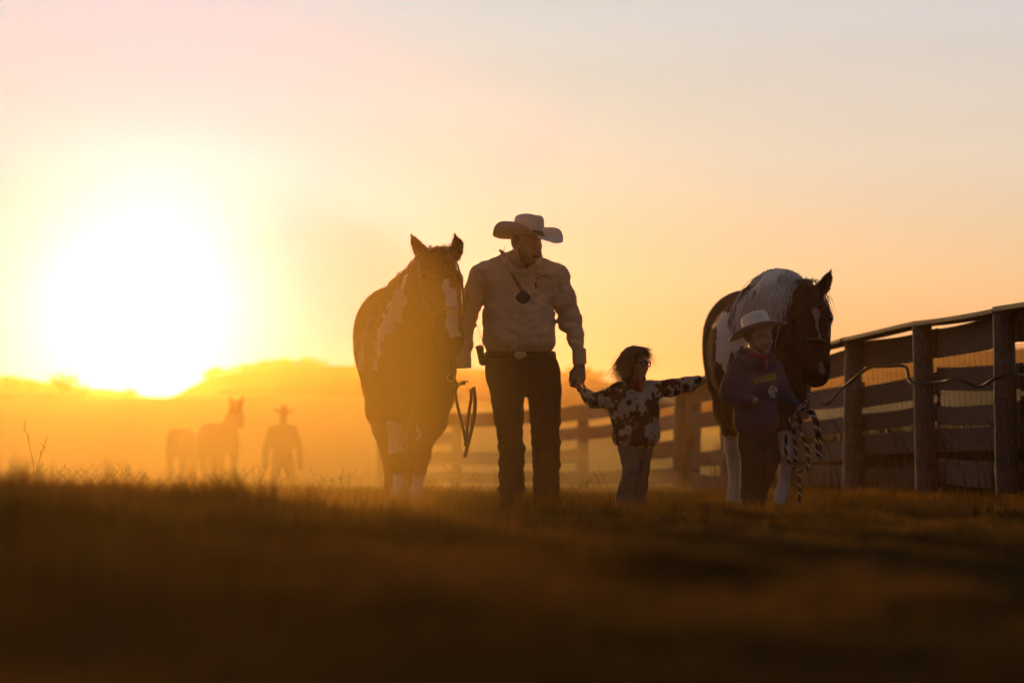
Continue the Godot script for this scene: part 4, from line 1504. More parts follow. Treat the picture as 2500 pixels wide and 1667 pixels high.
	s.chain([Vector4(-0.0508, 1.2499, -14.97, 0.1344), Vector4(0.1373, 1.2499, -14.97, 0.1344)], Vector3(1, 1.2, 0.98), 0.06)
	s.chain([Vector4(-0.0482, 1.1195, -14.96, 0.1394), Vector4(0.1396, 1.1195, -14.96, 0.1394)], Vector3(1, 1, 1.05), 0.05)
	s.chain([Vector4(-0.1887, 1.5049, -15, 0.0813), Vector4(-0.2345, 1.3924, -15, 0.0712), Vector4(-0.2776, 1.2596, -15, 0.0623)], Vector3.ONE, 0.04)
	s.chain([Vector4(-0.2776, 1.2596, -15, 0.0623), Vector4(-0.2899, 1.1487, -14.98, 0.052), Vector4(-0.2997, 1.0132, -14.97, 0.0444)], Vector3.ONE, 0.02)
	s.chain([Vector4(-0.2597, 1.2009, -15, 0.0559)], Vector3(1, 0.5, 1), 0.02)
	s.chain([Vector4(-0.2771, 1.0901, -14.98, 0.0482)], Vector3(1, 0.45, 1), 0.02)
	s.chain([Vector4(0.2702, 1.4998, -15, 0.0813), Vector4(0.3211, 1.3668, -15, 0.0762), Vector4(0.3718, 1.2341, -15, 0.0712)], Vector3.ONE, 0.04)
	s.chain([Vector4(0.3718, 1.2341, -15, 0.0712), Vector4(0.3916, 1.1359, -14.98, 0.0558), Vector4(0.4134, 1.0325, -14.95, 0.0431)], Vector3.ONE, 0.02)
	s.chain([Vector4(0.3667, 1.1881, -15, 0.0661)], Vector3(1, 0.45, 1), 0.02)
	s.chain([Vector4(0.3912, 1.0895, -14.97, 0.0558)], Vector3(1, 0.4, 1), 0.02)
	s.chain([Vector4(0.046, 1.6253, -15.03, 0.084)], Vector3(1.1, 0.6, 1), 0.03)
	s.ripple = 0.013
	var fold := FastNoiseLite.new()
	fold.seed = 12
	fold.fractal_type = FastNoiseLite.FRACTAL_RIDGED
	fold.frequency = 1.0
	fold.fractal_octaves = 2
	s.ripple_noise = fold
	s.ripple_scale = Vector3(4.6, 6.6, 4.6)
	s.planes.append([Vector3(0.0458, 1.0326, -15), Vector3(0.0, -1, 0.0)])
	var shirt_m := mat("tan_shirt", lin(0.43, 0.29, 0.17), 0.85, {"bump": crease, "depth": 1.0, "scale": 1.1, "rim": 0.3, "spec": 0.15})
	var cloth := s.build(0.0115)
	var nap := fuzz(cloth, 0.006, 0.0011, 211, Color(0.43, 0.29, 0.17), Vector3.ZERO, 3)
	var shirt := part("shirt", cloth, shirt_m, o)
	hairs("nap", nap, shirt)
	for side in 2:
		var mid: Vector3 = [Vector3(-0.2997, 0.9878, -14.97), Vector3(0.4172, 1.0122, -14.95)][side]
		var axis_: Vector3 = [Vector3(-0.05, 1, -0.02), Vector3(-0.04, 1, 0.02)][side]
		var pts := [mid - axis_.normalized() * 0.052, mid - axis_.normalized() * 0.045, mid, mid + axis_.normalized() * 0.038, mid + axis_.normalized() * 0.044]
		var ring := blank()
		ring = tube(pts, [0.047, 0.046][side], [0.047, 0.043][side], 18)
		part("cuff", ring, shirt_m, shirt)
	# collar wings standing round the neck, front edge and stitching laid on the cloth
	for side in [-1.0, 1.0]:
		var cp := PackedVector3Array()
		var ends: Array = [Vector3(-0.0435, 1.7129, -15.06), Vector3(-0.0458, 1.6556, -14.97), Vector3(-0.0101, 1.5895, -14.86), Vector3(0.0403, 1.5184, -14.8)] if side < 0.0 else [Vector3(0.1742, 1.6743, -15.06), Vector3(0.1679, 1.624, -14.96), Vector3(0.1314, 1.5717, -14.86), Vector3(0.0553, 1.5184, -14.8)]
		var lows: Array = [Vector3(-0.0589, 1.6701, -15.07), Vector3(-0.061, 1.6129, -14.95), Vector3(-0.0303, 1.5421, -14.84), Vector3(0.0201, 1.4831, -14.8)] if side < 0.0 else [Vector3(0.1922, 1.6444, -15.07), Vector3(0.1856, 1.5925, -14.95), Vector3(0.1463, 1.532, -14.84), Vector3(0.0855, 1.4932, -14.8)]
		var e := smooth_path(ends, 5)
		var l := smooth_path(lows, 5)
		for row in 4:
			for q in e.size():
				var w := s.front(l[q], 0.005) if q > 8 else (l[q] as Vector3)
				var p: Vector3 = (e[q] as Vector3).lerp(w, [0.0, 1.0, 1.0, 0.0][row])
				cp.append(p + Vector3(0, 0, 0.0 if row < 2 else -0.006))
		part("collar", sheet(cp, 4, e.size(), false, Color.WHITE, side < 0.0), shirt_m, shirt)
	var edge := []
	for q in smooth_path([Vector3(0.0553, 1.4881, -14.8), Vector3(0.0553, 1.3141, -14.8), Vector3(0.0553, 1.1762, -14.81), Vector3(0.0503, 1.0352, -14.81)], 8):
		edge.append(s.front(q, 0.001))
	part("placket", tube(edge, 0.010, 0.010, 8, Color.WHITE, 0.2), shirt_m, shirt)
	for y in 4:
		part("button", ball(s.front(Vector3(edge[0].x, lerpf(edge[0].y, edge[-1].y, (y + 1.2) / 5.0), -14.8), 0.004), Vector3(0.005, 0.005, 0.002), Color.WHITE, 5, 8), mat("button", lin(0.2, 0.15, 0.1), 0.4), shirt)
	var thread := mat("dark_thread", lin(0.05, 0.035, 0.025), 0.9)
	var pen := []
	for q in smooth_path([Vector3(0.1283, 1.5134, -14.8), Vector3(0.1459, 1.5184, -14.8), Vector3(0.161, 1.5083, -14.8), Vector3(0.1459, 1.4932, -14.8), Vector3(0.156, 1.4806, -14.8), Vector3(0.1711, 1.4982, -14.8), Vector3(0.166, 1.5134, -14.8), Vector3(0.1811, 1.4982, -14.8), Vector3(0.1912, 1.5083, -14.8), Vector3(0.1987, 1.4957, -14.8), Vector3(0.2088, 1.5108, -14.8), Vector3(0.2189, 1.4982, -14.8), Vector3(0.2289, 1.5033, -14.8)], 4):
		pen.append(s.front(q, 0.001))
	var stitch := tube(pen, 0.0018, 0.0018, 4)
	pen = []
	for q in smooth_path([Vector3(0.1509, 1.4907, -14.8), Vector3(0.1811, 1.4856, -14.8), Vector3(0.2113, 1.4881, -14.8), Vector3(0.244, 1.4856, -14.8)], 4):
		pen.append(s.front(q, 0.001))
	join(stitch, tube(pen, 0.0014, 0.0014, 4))
	part("embroidery", stitch, thread, shirt)
	part("pen", tube([s.front(Vector3(0.1459, 1.4579, -14.8), 0.003), s.front(Vector3(0.1484, 1.42, -14.8), 0.003)], 0.004, 0.003, 6), thread, shirt)
	mic_at = s.front(Vector3(0.0679, 1.3671, -14.8), 0.002)
	mic_line = []
	for q in smooth_path([Vector3(0.0604, 1.4074, -14.8), Vector3(0.0352, 1.4528, -14.8), Vector3(0.0025, 1.5083, -14.8), Vector3(-0.0252, 1.5664, -14.8)], 40):
		mic_line.append(s.front(q, 0.009))
	for q in smooth_path([mic_line[-1], Vector3(-0.0508, 1.6314, -14.93), Vector3(-0.0714, 1.6686, -15), Vector3(-0.0667, 1.6685, -15.08)], 24).slice(1):
		mic_line.append(q)

	# jeans
	var j := Body.new()
	j.chain([Vector4(-0.0509, 0.9944, -15, 0.1169), Vector4(0.1527, 0.9944, -15, 0.1169)], Vector3(1, 1, 0.98), 0.05)
	j.chain([Vector4(-0.0483, 0.895, -15, 0.1169), Vector4(0.1882, 0.895, -15, 0.1169)], Vector3(1, 1.1, 0.98), 0.05)
	j.chain([Vector4(-0.0305, 0.7929, -14.99, 0.1105), Vector4(-0.0228, 0.6526, -14.97, 0.0938), Vector4(-0.0101, 0.5382, -14.95, 0.076), Vector4(-0.0025, 0.3994, -14.98, 0.0736), Vector4(0, 0.2475, -15, 0.0737), Vector4(0, 0.0751, -15.02, 0.0738)], Vector3.ONE, 0.025)
	j.chain([Vector4(0.1985, 0.7936, -15.01, 0.1106), Vector4(0.2036, 0.654, -15.02, 0.0942), Vector4(0.206, 0.5268, -15.02, 0.0827), Vector4(0.2114, 0.4, -15.05, 0.0829), Vector4(0.2117, 0.2475, -15.08, 0.0805), Vector4(0.2093, 0.0792, -15.1, 0.0768)], Vector3.ONE, 0.025)
	for q in [Vector4(-0.0076, 0.4422, -14.96, 0.0874), Vector4(-0.0063, 0.3538, -14.98, 0.0888), Vector4(0, 0.1841, -15, 0.0902), Vector4(0, 0.0903, -15.02, 0.0814), Vector4(-0.0177, 0.5966, -14.96, 0.0887), Vector4(0.2112, 0.6005, -15.02, 0.0929), Vector4(0.2138, 0.4761, -15.03, 0.0917), Vector4(0.2166, 0.3391, -15.06, 0.0931), Vector4(0.2168, 0.1914, -15.08, 0.0881), Vector4(0.1221, 0.5471, -15.02, 0.0127), Vector4(-0.0051, 0.2728, -15, 0.0864)]:
		j.chain([q], Vector3(1, 0.5, 1), 0.018)
	j.ripple = 0.006
	j.ripple_noise = fold
	j.ripple_scale = Vector3(4.0, 4.6, 4.0)
	j.planes.append([Vector3(0.0458, 1.03, -15), Vector3(0, 1, 0)])
	j.planes.append([Vector3(0.0456, 0.0551, -15), Vector3(0, -1, 0)])
	var denim := j.build(0.0115)
	nap = fuzz(denim, 0.007, 0.0011, 212, Color(0.05, 0.04, 0.034), Vector3.ZERO, 4)
	var legs := part("jeans", denim, mat("dark_denim", lin(0.028, 0.022, 0.020), 0.9, {"bump": cloth_bump, "depth": 0.12, "scale": 8.0, "rim": 0.4, "spec": 0.15}), o)
	hairs("nap", nap, legs)
	var belt := Body.new()
	belt.chain([Vector4(-0.0509, 1.0071, -15, 0.1233), Vector4(0.1527, 1.0071, -15, 0.1233)], Vector3(1, 1, 0.98), 0.03)
	belt.planes.append([Vector3(0.0458, 1.0428, -15), Vector3(0, 1, 0)])
	belt.planes.append([Vector3(0.0458, 0.9944, -15), Vector3(0, -1, 0)])
	var bm := part("belt", belt.build(0.012), mat("belt_leather", lin(0.05, 0.025, 0.012), 0.6), o)
	part("buckle", ball(Vector3(0.0504, 1.0129, -14.865), Vector3(0.042, 0.028, 0.010)), mat("brass", lin(0.45, 0.32, 0.14), 0.4, {"metal": 0.8}), bm)
	for q in [[Vector4(0, 0.0798, -15.05, 0.0561), Vector4(0, 0.0348, -15, 0.0508), Vector4(-0.01, 0.0318, -14.86, 0.0428)], [Vector4(0.2096, 0.079, -15.12, 0.0564), Vector4(0.209, 0.0337, -15.08, 0.0511), Vector4(0.2222, 0.0307, -14.94, 0.043)]]:
		var bt := Body.new()
		bt.chain(q, Vector3(1, 0.9, 1), 0.03)
		part("boot", bt.build(0.015), mat("boot_leather", lin(0.05, 0.03, 0.018), 0.6), o)
	# hat
	var straw := mat("straw_hat", lin(0.46, 0.37, 0.29), 0.85, {"bump": noise_texture(0.22, 512, 2), "depth": 0.10, "scale": 9.0, "spec": 0.3, "back": Color(0.12, 0.09, 0.06)})
	var hf := facing(head * Vector3(0, 0.775, -0.06), 0.78, 0.10, -0.03)
	var ht := hat(hf, {"rx": 0.093, "rz": 0.110, "tall": 0.138, "dent": 0.028, "front": 0.128, "side": 0.115, "curl": 0.075, "droop": 0.035, "band": 0.028}, straw, mat("hatband", lin(0.06, 0.04, 0.03), 0.8), o, "straw cowboy hat with a dark feathered band")
	var plume := blank()
	var rng := RandomNumberGenerator.new()
	rng.seed = 8
	for k in 26:
		var a := 0.2 + rng.randf() * 0.5
		var q := hf * Vector3(-sin(a) * 0.092, 0.012 + rng.randf() * 0.02, cos(a) * 0.108)
		join(plume, tube([q, q + hf.basis * Vector3(0.02 + rng.randf() * 0.02, 0.012 * rng.randf(), 0.012)], 0.005, 0.001, 4))
	part("feather_trim", plume, mat("feathers", lin(0.03, 0.02, 0.015), 0.8), ht)


func radio() -> void:
	var black := mat("black_plastic", lin(0.018, 0.016, 0.015), 0.5)
	var o := thing("radio", Vector3(-0.1981, 0.9827, -14.97), "black two-way radio with thin antenna clipped on the man's belt", "radio")
	var b := Body.new()
	b.chain([Vector4(-0.2007, 1.0539, -14.97, 0.0228), Vector4(-0.1828, 0.9725, -14.97, 0.0228)], Vector3(1, 1, 1.5), 0.01)
	b.chain([Vector4(-0.2185, 1.0641, -14.97, 0.0101), Vector4(-0.188, 1.0615, -14.97, 0.0127)], Vector3.ONE, 0.01)
	part("housing", b.build(0.006), black, o)
	part("antenna", tube(smooth_path([Vector3(-0.1804, 1.0692, -14.97), Vector3(-0.188, 1.115, -14.97), Vector3(-0.2058, 1.1659, -14.97), Vector3(-0.2237, 1.2117, -14.97)], 4), 0.0022, 0.0016, 5), black, o)
	part("wire_loop", tube(smooth_path([Vector3(-0.188, 1.0743, -14.97), Vector3(-0.2031, 1.1042, -14.96), Vector3(-0.2006, 1.1297, -14.96), Vector3(-0.1828, 1.1093, -14.96), Vector3(-0.1752, 1.0788, -14.96)], 5), 0.0012, 0.0012, 4), black, o)
	var k := thing("speaker_microphone", Vector3(0.0703, 1.363, -14.78), "dark diamond-shaped microphone on coiled cord over the man's shirt front", "microphone")
	var face := PackedVector3Array()
	var c := mic_at
	var rows := [[0.9, 0.0], [1.0, 0.006], [1.0, 0.014], [0.86, 0.02], [0.02, 0.022]]
	for r in rows:
		for s in 24:
			var a := TAU * s / 24
			var sq := 1.0 / pow(pow(absf(cos(a)), 1.25) + pow(absf(sin(a)), 1.25), 0.8)
			face.append(c + Vector3(cos(a) * 0.048 * sq * r[0], sin(a) * 0.048 * sq * r[0], r[1]))
	part("housing", sheet(face, 5, 24, true), black, k)
	var coil := []
	var line := mic_line
	for i in line.size():
		var t := i * 0.9
		coil.append((line[i] as Vector3) + Vector3(cos(t) * 0.008, sin(t) * 0.004, sin(t) * 0.008))
	part("coiled_cord", tube(coil, 0.0032, 0.0032, 5), black, k)


func lead_strap() -> void:
	var m := mat("lead_leather", lin(0.03, 0.018, 0.012), 0.6)
	var o := thing("lead_strap", Vector3(-0.2778, 0.8023, -14.9), "dark leather lead doubled in the man's hand below the brown horse", "lead")
	part("strap", tube(smooth_path([Vector3(-0.3646, 0.9416, -14.33), Vector3(-0.3614, 0.8937, -14.4), Vector3(-0.3515, 0.8531, -14.6), Vector3(-0.3323, 0.8306, -14.85), Vector3(-0.3036, 0.8536, -14.92), Vector3(-0.2728, 0.8478, -14.9)], 6), 0.0105, 0.0105, 8, Color.WHITE, 0.45), m, o)
	part("strap", tube(smooth_path([Vector3(-0.288, 0.8402, -14.9), Vector3(-0.328, 0.8318, -14.88), Vector3(-0.3476, 0.7882, -14.86), Vector3(-0.3374, 0.7126, -14.86), Vector3(-0.3174, 0.6247, -14.87), Vector3(-0.2923, 0.5192, -14.88), Vector3(-0.2821, 0.4638, -14.88)], 6), 0.011, 0.011, 8, Color.WHITE, 0.5), m, o)
	part("strap", tube(smooth_path([Vector3(-0.2374, 0.8149, -14.9), Vector3(-0.2295, 0.7637, -14.88), Vector3(-0.2268, 0.7003, -14.87), Vector3(-0.2366, 0.6119, -14.86), Vector3(-0.2567, 0.5188, -14.86), Vector3(-0.2767, 0.4384, -14.86), Vector3(-0.2917, 0.3806, -14.86)], 6), 0.0115, 0.011, 8, Color.WHITE, 0.5), m, o)
	part("strap", tube(smooth_path([Vector3(-0.2529, 0.803, -14.92), Vector3(-0.2525, 0.7391, -14.9), Vector3(-0.2649, 0.6631, -14.89), Vector3(-0.2747, 0.5746, -14.88), Vector3(-0.2797, 0.499, -14.88), Vector3(-0.2897, 0.4512, -14.88)], 6), 0.010, 0.010, 8, Color.WHITE, 0.5), m, o)
	var ring := []
	for i in 19:
		var a := TAU * i / 18
		ring.append(Vector3(-0.3663, 0.8563, -14.5) + Vector3(cos(a) * 0.022, sin(a) * 0.024, sin(a) * 0.004))
	part("snap_ring", tube(ring, 0.0028, 0.0028, 6), mat("worn_metal", lin(0.45, 0.38, 0.30), 0.35, {"metal": 0.9}), o)


# ---------------------------------------------------------------- the girl

func cow_print(p: Vector3, n: Vector3) -> Color:
	var q := p * 62.0
	var v := 0.9 * noise_a.get_noise_3d(q.x * 2.6, q.y * 2.1, q.z * 1.4) + 0.75 * noise_b.get_noise_3d(q.x * 6.0 + 30.0, q.y * 4.6, q.z * 3.0)
	# the big dark patches of the print
	for s in [[Vector3(0.6893, 0.5603, -14.8), 0.085], [Vector3(0.8727, 0.6731, -14.8), 0.062], [Vector3(0.6473, 0.7986, -14.8), 0.058], [Vector3(0.5017, 0.7358, -14.8), 0.03], [Vector3(0.9785, 0.8111, -14.8), 0.055], [Vector3(0.7768, 0.4726, -14.8), 0.05]]:
		var d := Vector2(p.x - s[0].x, (p.y - s[0].y) * 0.85).length()
		v -= 0.36 * smoothstep(s[1] * 1.3, s[1] * 0.7, d)
	for s in [[Vector3(0.7775, 0.7107, -14.8), 0.075], [Vector3(0.8522, 0.5353, -14.8), 0.05], [Vector3(0.6019, 0.7107, -14.8), 0.03]]:
		var d := Vector2(p.x - s[0].x, p.y - s[0].y).length()
		v += 0.28 * smoothstep(s[1] * 1.3, s[1] * 0.7, d)
	return Color(0.30, 0.235, 0.18) if v > -0.02 else Color(0.028, 0.015, 0.008)


func fair_skin(p: Vector3, n: Vector3) -> Color:
	return Color(0.27, 0.155, 0.10)


func girl() -> void:
	var o := thing("person", Vector3(0.73, ground_height(0.73, -14.9), -14.9), "small child in cow-print shirt and glasses stretching an arm out", "person")
	var skin_m := mat("skin", Color.WHITE)
	var b := Body.new()
	b.chain([Vector4(0.7198, 0.777, -14.9, 0.0656), Vector4(0.7956, 0.777, -14.9, 0.0656)], Vector3(1, 1, 0.8), 0.04)
	b.chain([Vector4(0.7317, 0.5246, -14.9, 0.0707), Vector4(0.8024, 0.5246, -14.9, 0.0707)], Vector3(1, 1.5, 0.8), 0.04)
	b.chain([Vector4(0.7113, 0.4237, -14.9, 0.0454), Vector4(0.72, 0.2726, -14.88, 0.0353), Vector4(0.7053, 0.0715, -14.9, 0.0227)], Vector3.ONE, 0.02)
	b.chain([Vector4(0.8132, 0.424, -14.92, 0.0455), Vector4(0.7983, 0.2728, -14.98, 0.0305), Vector4(0.7708, 0.0703, -15, 0.0229)], Vector3.ONE, 0.02)
	b.chain([Vector4(0.6617, 0.7972, -14.9, 0.0303), Vector4(0.505, 0.7315, -14.9, 0.0252), Vector4(0.4501, 0.7726, -14.92, 0.0177)], Vector3.ONE, 0.02)
	b.chain([Vector4(0.8638, 0.8023, -14.9, 0.0303), Vector4(1.0104, 0.8149, -14.9, 0.0252), Vector4(1.1909, 0.8672, -14.88, 0.0176)], Vector3.ONE, 0.02)
	b.chain([Vector4(0.7577, 0.8023, -14.9, 0.0404), Vector4(0.7554, 0.8655, -14.9, 0.0353)], Vector3.ONE, 0.02)
	var me := b.build(0.016, Transform3D.IDENTITY, fair_skin)
	var head := facing(Vector3(0.765, 0.865, -14.89), 0.95, 0.05, 0.02, 0.193)
	join(me, head_mesh(head, true, fair_skin, 0.03))
	var h1 := aim(Vector3(0.4527, 0.7726, -14.92), Vector3(-0.9, 0.85, 0.1), Vector3(-0.5, -0.6, 0.6), 0.62, false)
	join(me, hand_mesh(h1, [0.5, 0.6, 0.4], [Vector3(0.012, 0.015, -0.012), Vector3(0.036, 0.045, -0.024), Vector3(0.044, 0.072, -0.034), Vector3(0.04, 0.095, -0.042)], [Vector4(0.4703, 0.7524, -14.92, 0.0177)][0], fair_skin))
	var h2 := aim(Vector3(1.1749, 0.8642, -14.87), Vector3(1.0, 0.30, 0.0), Vector3(-0.3, 0.75, 0.5), 0.64, true)
	join(me, hand_mesh(h2, [0.12, 0.25, 0.2], [Vector3(0.012, 0.015, -0.012), Vector3(0.036, 0.045, -0.024), Vector3(0.044, 0.072, -0.034), Vector3(0.04, 0.095, -0.042)], [Vector4(1.1606, 0.8571, -14.88, 0.0176)][0], fair_skin))
	part("body", me, skin_m, o)
	# bobbed hair, falling behind the face to the shoulder
	var hb := Body.new()
	hb.chain([Vector4(0, 0.68, -0.10, 0.395)], Vector3(1.0, 0.98, 1.08), 0.05)
	hb.chain([Vector4(-0.30, 0.55, -0.08, 0.17), Vector4(-0.33, 0.12, -0.14, 0.15), Vector4(-0.30, -0.06, -0.16, 0.07)], Vector3(0.75, 1, 1.3), 0.08)
	hb.chain([Vector4(0.30, 0.55, -0.12, 0.15), Vector4(0.30, 0.12, -0.18, 0.14), Vector4(0.28, -0.02, -0.2, 0.06)], Vector3(0.75, 1, 1.2), 0.08)
	hb.chain([Vector4(0, 0.5, -0.34, 0.22), Vector4(0, 0.08, -0.36, 0.17), Vector4(0, -0.06, -0.36, 0.08)], Vector3(1.7, 1, 0.8), 0.08)
	hb.carve([Vector4(0, 0.38, 0.34, 0.33)], Vector3(0.95, 1.35, 0.95), 0.05)
	hb.ripple = 0.022
	hb.ripple_noise = noise_b
	hb.ripple_scale = Vector3(70, 14, 70)
	var hair_m := mat("brown_hair", Color.WHITE, 0.6, {"vc": true, "spec": 0.4, "back": Color(0.25, 0.16, 0.08)})
	var cap := hb.build(0.03, head)
	var cc: PackedColorArray = cap[Mesh.ARRAY_COLOR]
	cc.fill(Color(0.075, 0.045, 0.024))
	cap[Mesh.ARRAY_COLOR] = cc
	var rng := RandomNumberGenerator.new()
	rng.seed = 31
	var roots := []
	for k in 1300:
		var a := rng.randf_range(0.62 * PI, 2.38 * PI)
		if k % 3 == 0:
			a = rng.randf_range(0.0, TAU)
		var r := rng.randf_range(0.05, 0.3)
		var top := Vector3(sin(a) * r, 1.05 - r * r * 0.9, cos(a) * r - 0.08)
		var away_ := Vector3(sin(a), 0, cos(a))
		var mid_ := Vector3(sin(a) * 0.43, 0.6, cos(a) * 0.46 - 0.09)
		var low_ := Vector3(sin(a) * 0.41, rng.randf_range(-0.12, 0.3), cos(a) * 0.44 - 0.10)
		if cos(a) > 0.35:
			mid_ = Vector3(sin(a) * 0.38, 0.86, cos(a) * 0.36 - 0.06)
			low_ = Vector3(signf(sin(a) + 0.01) * 0.37, 0.66, 0.14)
		roots.append([head * top, head * mid_, head * low_ + Vector3(-0.012, 0, 0) + Vector3(rng.randfn(0, 0.012), rng.randfn(0, 0.014), rng.randfn(0, 0.012)) * (1.0 if k % 4 else 2.6), 0.012])
	join(cap, strands(roots, 0.0016, 32, [Color(0.09, 0.055, 0.03), Color(0.06, 0.036, 0.02), Color(0.13, 0.085, 0.05)]))
	part("hair", cap, hair_m, o)
	# glasses
	var gm := mat("black_plastic", Color.WHITE)
	var gl := Node3D.new()
	gl.name = "glasses"
	o.add_child(gl)
	for sd in [-1.0, 1.0]:
		var ring := []
		for i in 25:
			var a := TAU * i / 24
			ring.append(head * Vector3(0.155 * sd + cos(a) * 0.125, 0.50 + sin(a) * 0.095, 0.405 - 0.05 * absf(cos(a)) * (1.0 if cos(a) * sd > 0.0 else 0.2)))
		part("rim", tube(ring, 0.0036, 0.0036, 6), gm, gl)
		part("temple", tube(smooth_path([head * Vector3(0.28 * sd, 0.53, 0.37), head * Vector3(0.375 * sd, 0.52, 0.15), head * Vector3(0.375 * sd, 0.50, -0.12)], 5), 0.0036, 0.003, 6), gm, gl)
		var lens := PackedVector3Array()
		for r in 2:
			for i in 24:
				var a := TAU * i / 24
				lens.append(head * Vector3(0.155 * sd + cos(a) * 0.122 * r, 0.50 + sin(a) * 0.092 * r, 0.402 - 0.05 * absf(cos(a)) * r * (1.0 if cos(a) * sd > 0.0 else 0.2)))
		var glass := mat("spectacle_glass", Color(0.5, 0.5, 0.5, 0.12), 0.05, {"spec": 0.5})
		glass.transparency = BaseMaterial3D.TRANSPARENCY_ALPHA
		part("lens", sheet(lens, 2, 24, true), glass, gl)
	part("bridge", tube([head * Vector3(-0.04, 0.52, 0.40), head * Vector3(0, 0.535, 0.41), head * Vector3(0.04, 0.52, 0.40)], 0.003, 0.003, 6), gm, gl)
	# shirt
	var fold := FastNoiseLite.new()
	fold.seed = 14
	fold.fractal_type = FastNoiseLite.FRACTAL_RIDGED
	fold.frequency = 1.0
	fold.fractal_octaves = 2
	var s := Body.new()
	s.chain([Vector4(0.6819, 0.7896, -14.9, 0.0631), Vector4(0.8335, 0.7896, -14.9, 0.0631)], Vector3(1, 1, 0.95), 0.05)
	s.chain([Vector4(0.7059, 0.6754, -14.88, 0.1135), Vector4(0.7992, 0.6754, -14.88, 0.1135)], Vector3(1, 1.1, 0.85), 0.06)
	s.chain([Vector4(0.7232, 0.5192, -14.88, 0.1109), Vector4(0.8063, 0.5292, -14.88, 0.1109)], Vector3(1, 0.95, 0.9), 0.05)
	s.chain([Vector4(0.6516, 0.7871, -14.9, 0.0505), Vector4(0.5757, 0.7391, -14.9, 0.0505), Vector4(0.505, 0.7315, -14.9, 0.048)], Vector3.ONE, 0.04)
	s.chain([Vector4(0.505, 0.7315, -14.9, 0.048), Vector4(0.4751, 0.7521, -14.91, 0.0404), Vector4(0.4502, 0.7828, -14.92, 0.0303)], Vector3.ONE, 0.02)
	s.chain([Vector4(0.8714, 0.8023, -14.9, 0.0555), Vector4(0.9851, 0.8098, -14.9, 0.0505), Vector4(1.0855, 0.8322, -14.89, 0.0429), Vector4(1.1454, 0.852, -14.88, 0.0328)], Vector3.ONE, 0.04)
	s.ripple = 0.006
	s.ripple_noise = fold
	s.ripple_scale = Vector3(6.0, 8.0, 6.0)
	s.planes.append([Vector3(0.7567, 0.4464, -14.9), Vector3(-0.1, -1, 0)])
	var cloth := s.build(0.0075, Transform3D.IDENTITY, cow_print)
	var nap := fuzz(cloth, 0.007, 0.0011, 213, Color.WHITE, Vector3.ZERO, 2)
	var top := part("shirt", cloth, mat("printed_cotton", Color.WHITE, 0.9, {"vc": true, "rim": 0.3, "spec": 0.1, "bump": noise_texture(0.18, 256, 2), "depth": 0.1, "scale": 9.0}), o)
	hairs("nap", nap, top)
	# red neckerchief
	var k := Body.new()
	k.chain([Vector4(0.7206, 0.8613, -14.86, 0.0176), Vector4(0.7485, 0.8393, -14.815, 0.0176), Vector4(0.7829, 0.8412, -14.8, 0.0176), Vector4(0.8102, 0.863, -14.84, 0.0151)], Vector3(1, 1, 0.8), 0.02)
	k.chain([Vector4(0.7628, 0.8312, -14.8, 0.0176), Vector4(0.7546, 0.7932, -14.79, 0.0088)], Vector3(1, 1, 0.6), 0.02)
	k.chain([Vector4(0.7778, 0.8312, -14.8, 0.0176), Vector4(0.7923, 0.7982, -14.79, 0.0088)], Vector3(1, 1, 0.6), 0.02)
	part("neckerchief", k.build(0.006), mat("red_cotton", lin(0.13, 0.014, 0.010), 0.9), o)
	var j := Body.new()
	j.chain([Vector4(0.7189, 0.4616, -14.9, 0.0682), Vector4(0.8072, 0.4666, -14.9, 0.0682)], Vector3(1, 1, 0.9), 0.04)
	j.chain([Vector4(0.7254, 0.4235, -14.88, 0.0706), Vector4(0.7336, 0.2977, -14.85, 0.0554), Vector4(0.7088, 0.2099, -14.86, 0.0504), Vector4(0.6969, 0.1345, -14.88, 0.058), Vector4(0.6976, 0.0262, -14.9, 0.0656)], Vector3(1, 1, 0.9), 0.02)
	j.chain([Vector4(0.8087, 0.4241, -14.93, 0.0632), Vector4(0.8004, 0.298, -14.97, 0.0482), Vector4(0.7905, 0.2095, -14.98, 0.0482), Vector4(0.7756, 0.1336, -14.99, 0.0508), Vector4(0.7656, 0.0247, -15, 0.0585)], Vector3(1, 1, 0.9), 0.02)
	j.ripple = 0.004
	j.ripple_noise = fold
	j.ripple_scale = Vector3(5.0, 9.0, 5.0)
	j.planes.append([Vector3(0.7555, 0.0313, -14.9), Vector3(0, -1, 0)])
	part("jeans", j.build(0.0095), mat("faded_denim", lin(0.075, 0.066, 0.062), 0.9, {"bump": noise_texture(0.16, 512, 2), "depth": 0.12, "scale": 9.0, "rim": 0.4, "spec": 0.15}), o)
	for q in [[Vector4(0.6976, 0.0313, -14.9, 0.0328), Vector4(0.6863, 0.0174, -14.82, 0.0301)], [Vector4(0.7657, 0.0298, -15, 0.033), Vector4(0.7666, 0.0159, -14.92, 0.0303)]]:
		var bt := Body.new()
		bt.chain(q, Vector3(1, 0.9, 1), 0.02)
		part("boot", bt.build(0.012), mat("boot_leather", Color.WHITE), o)


# ---------------------------------------------------------------- the boy

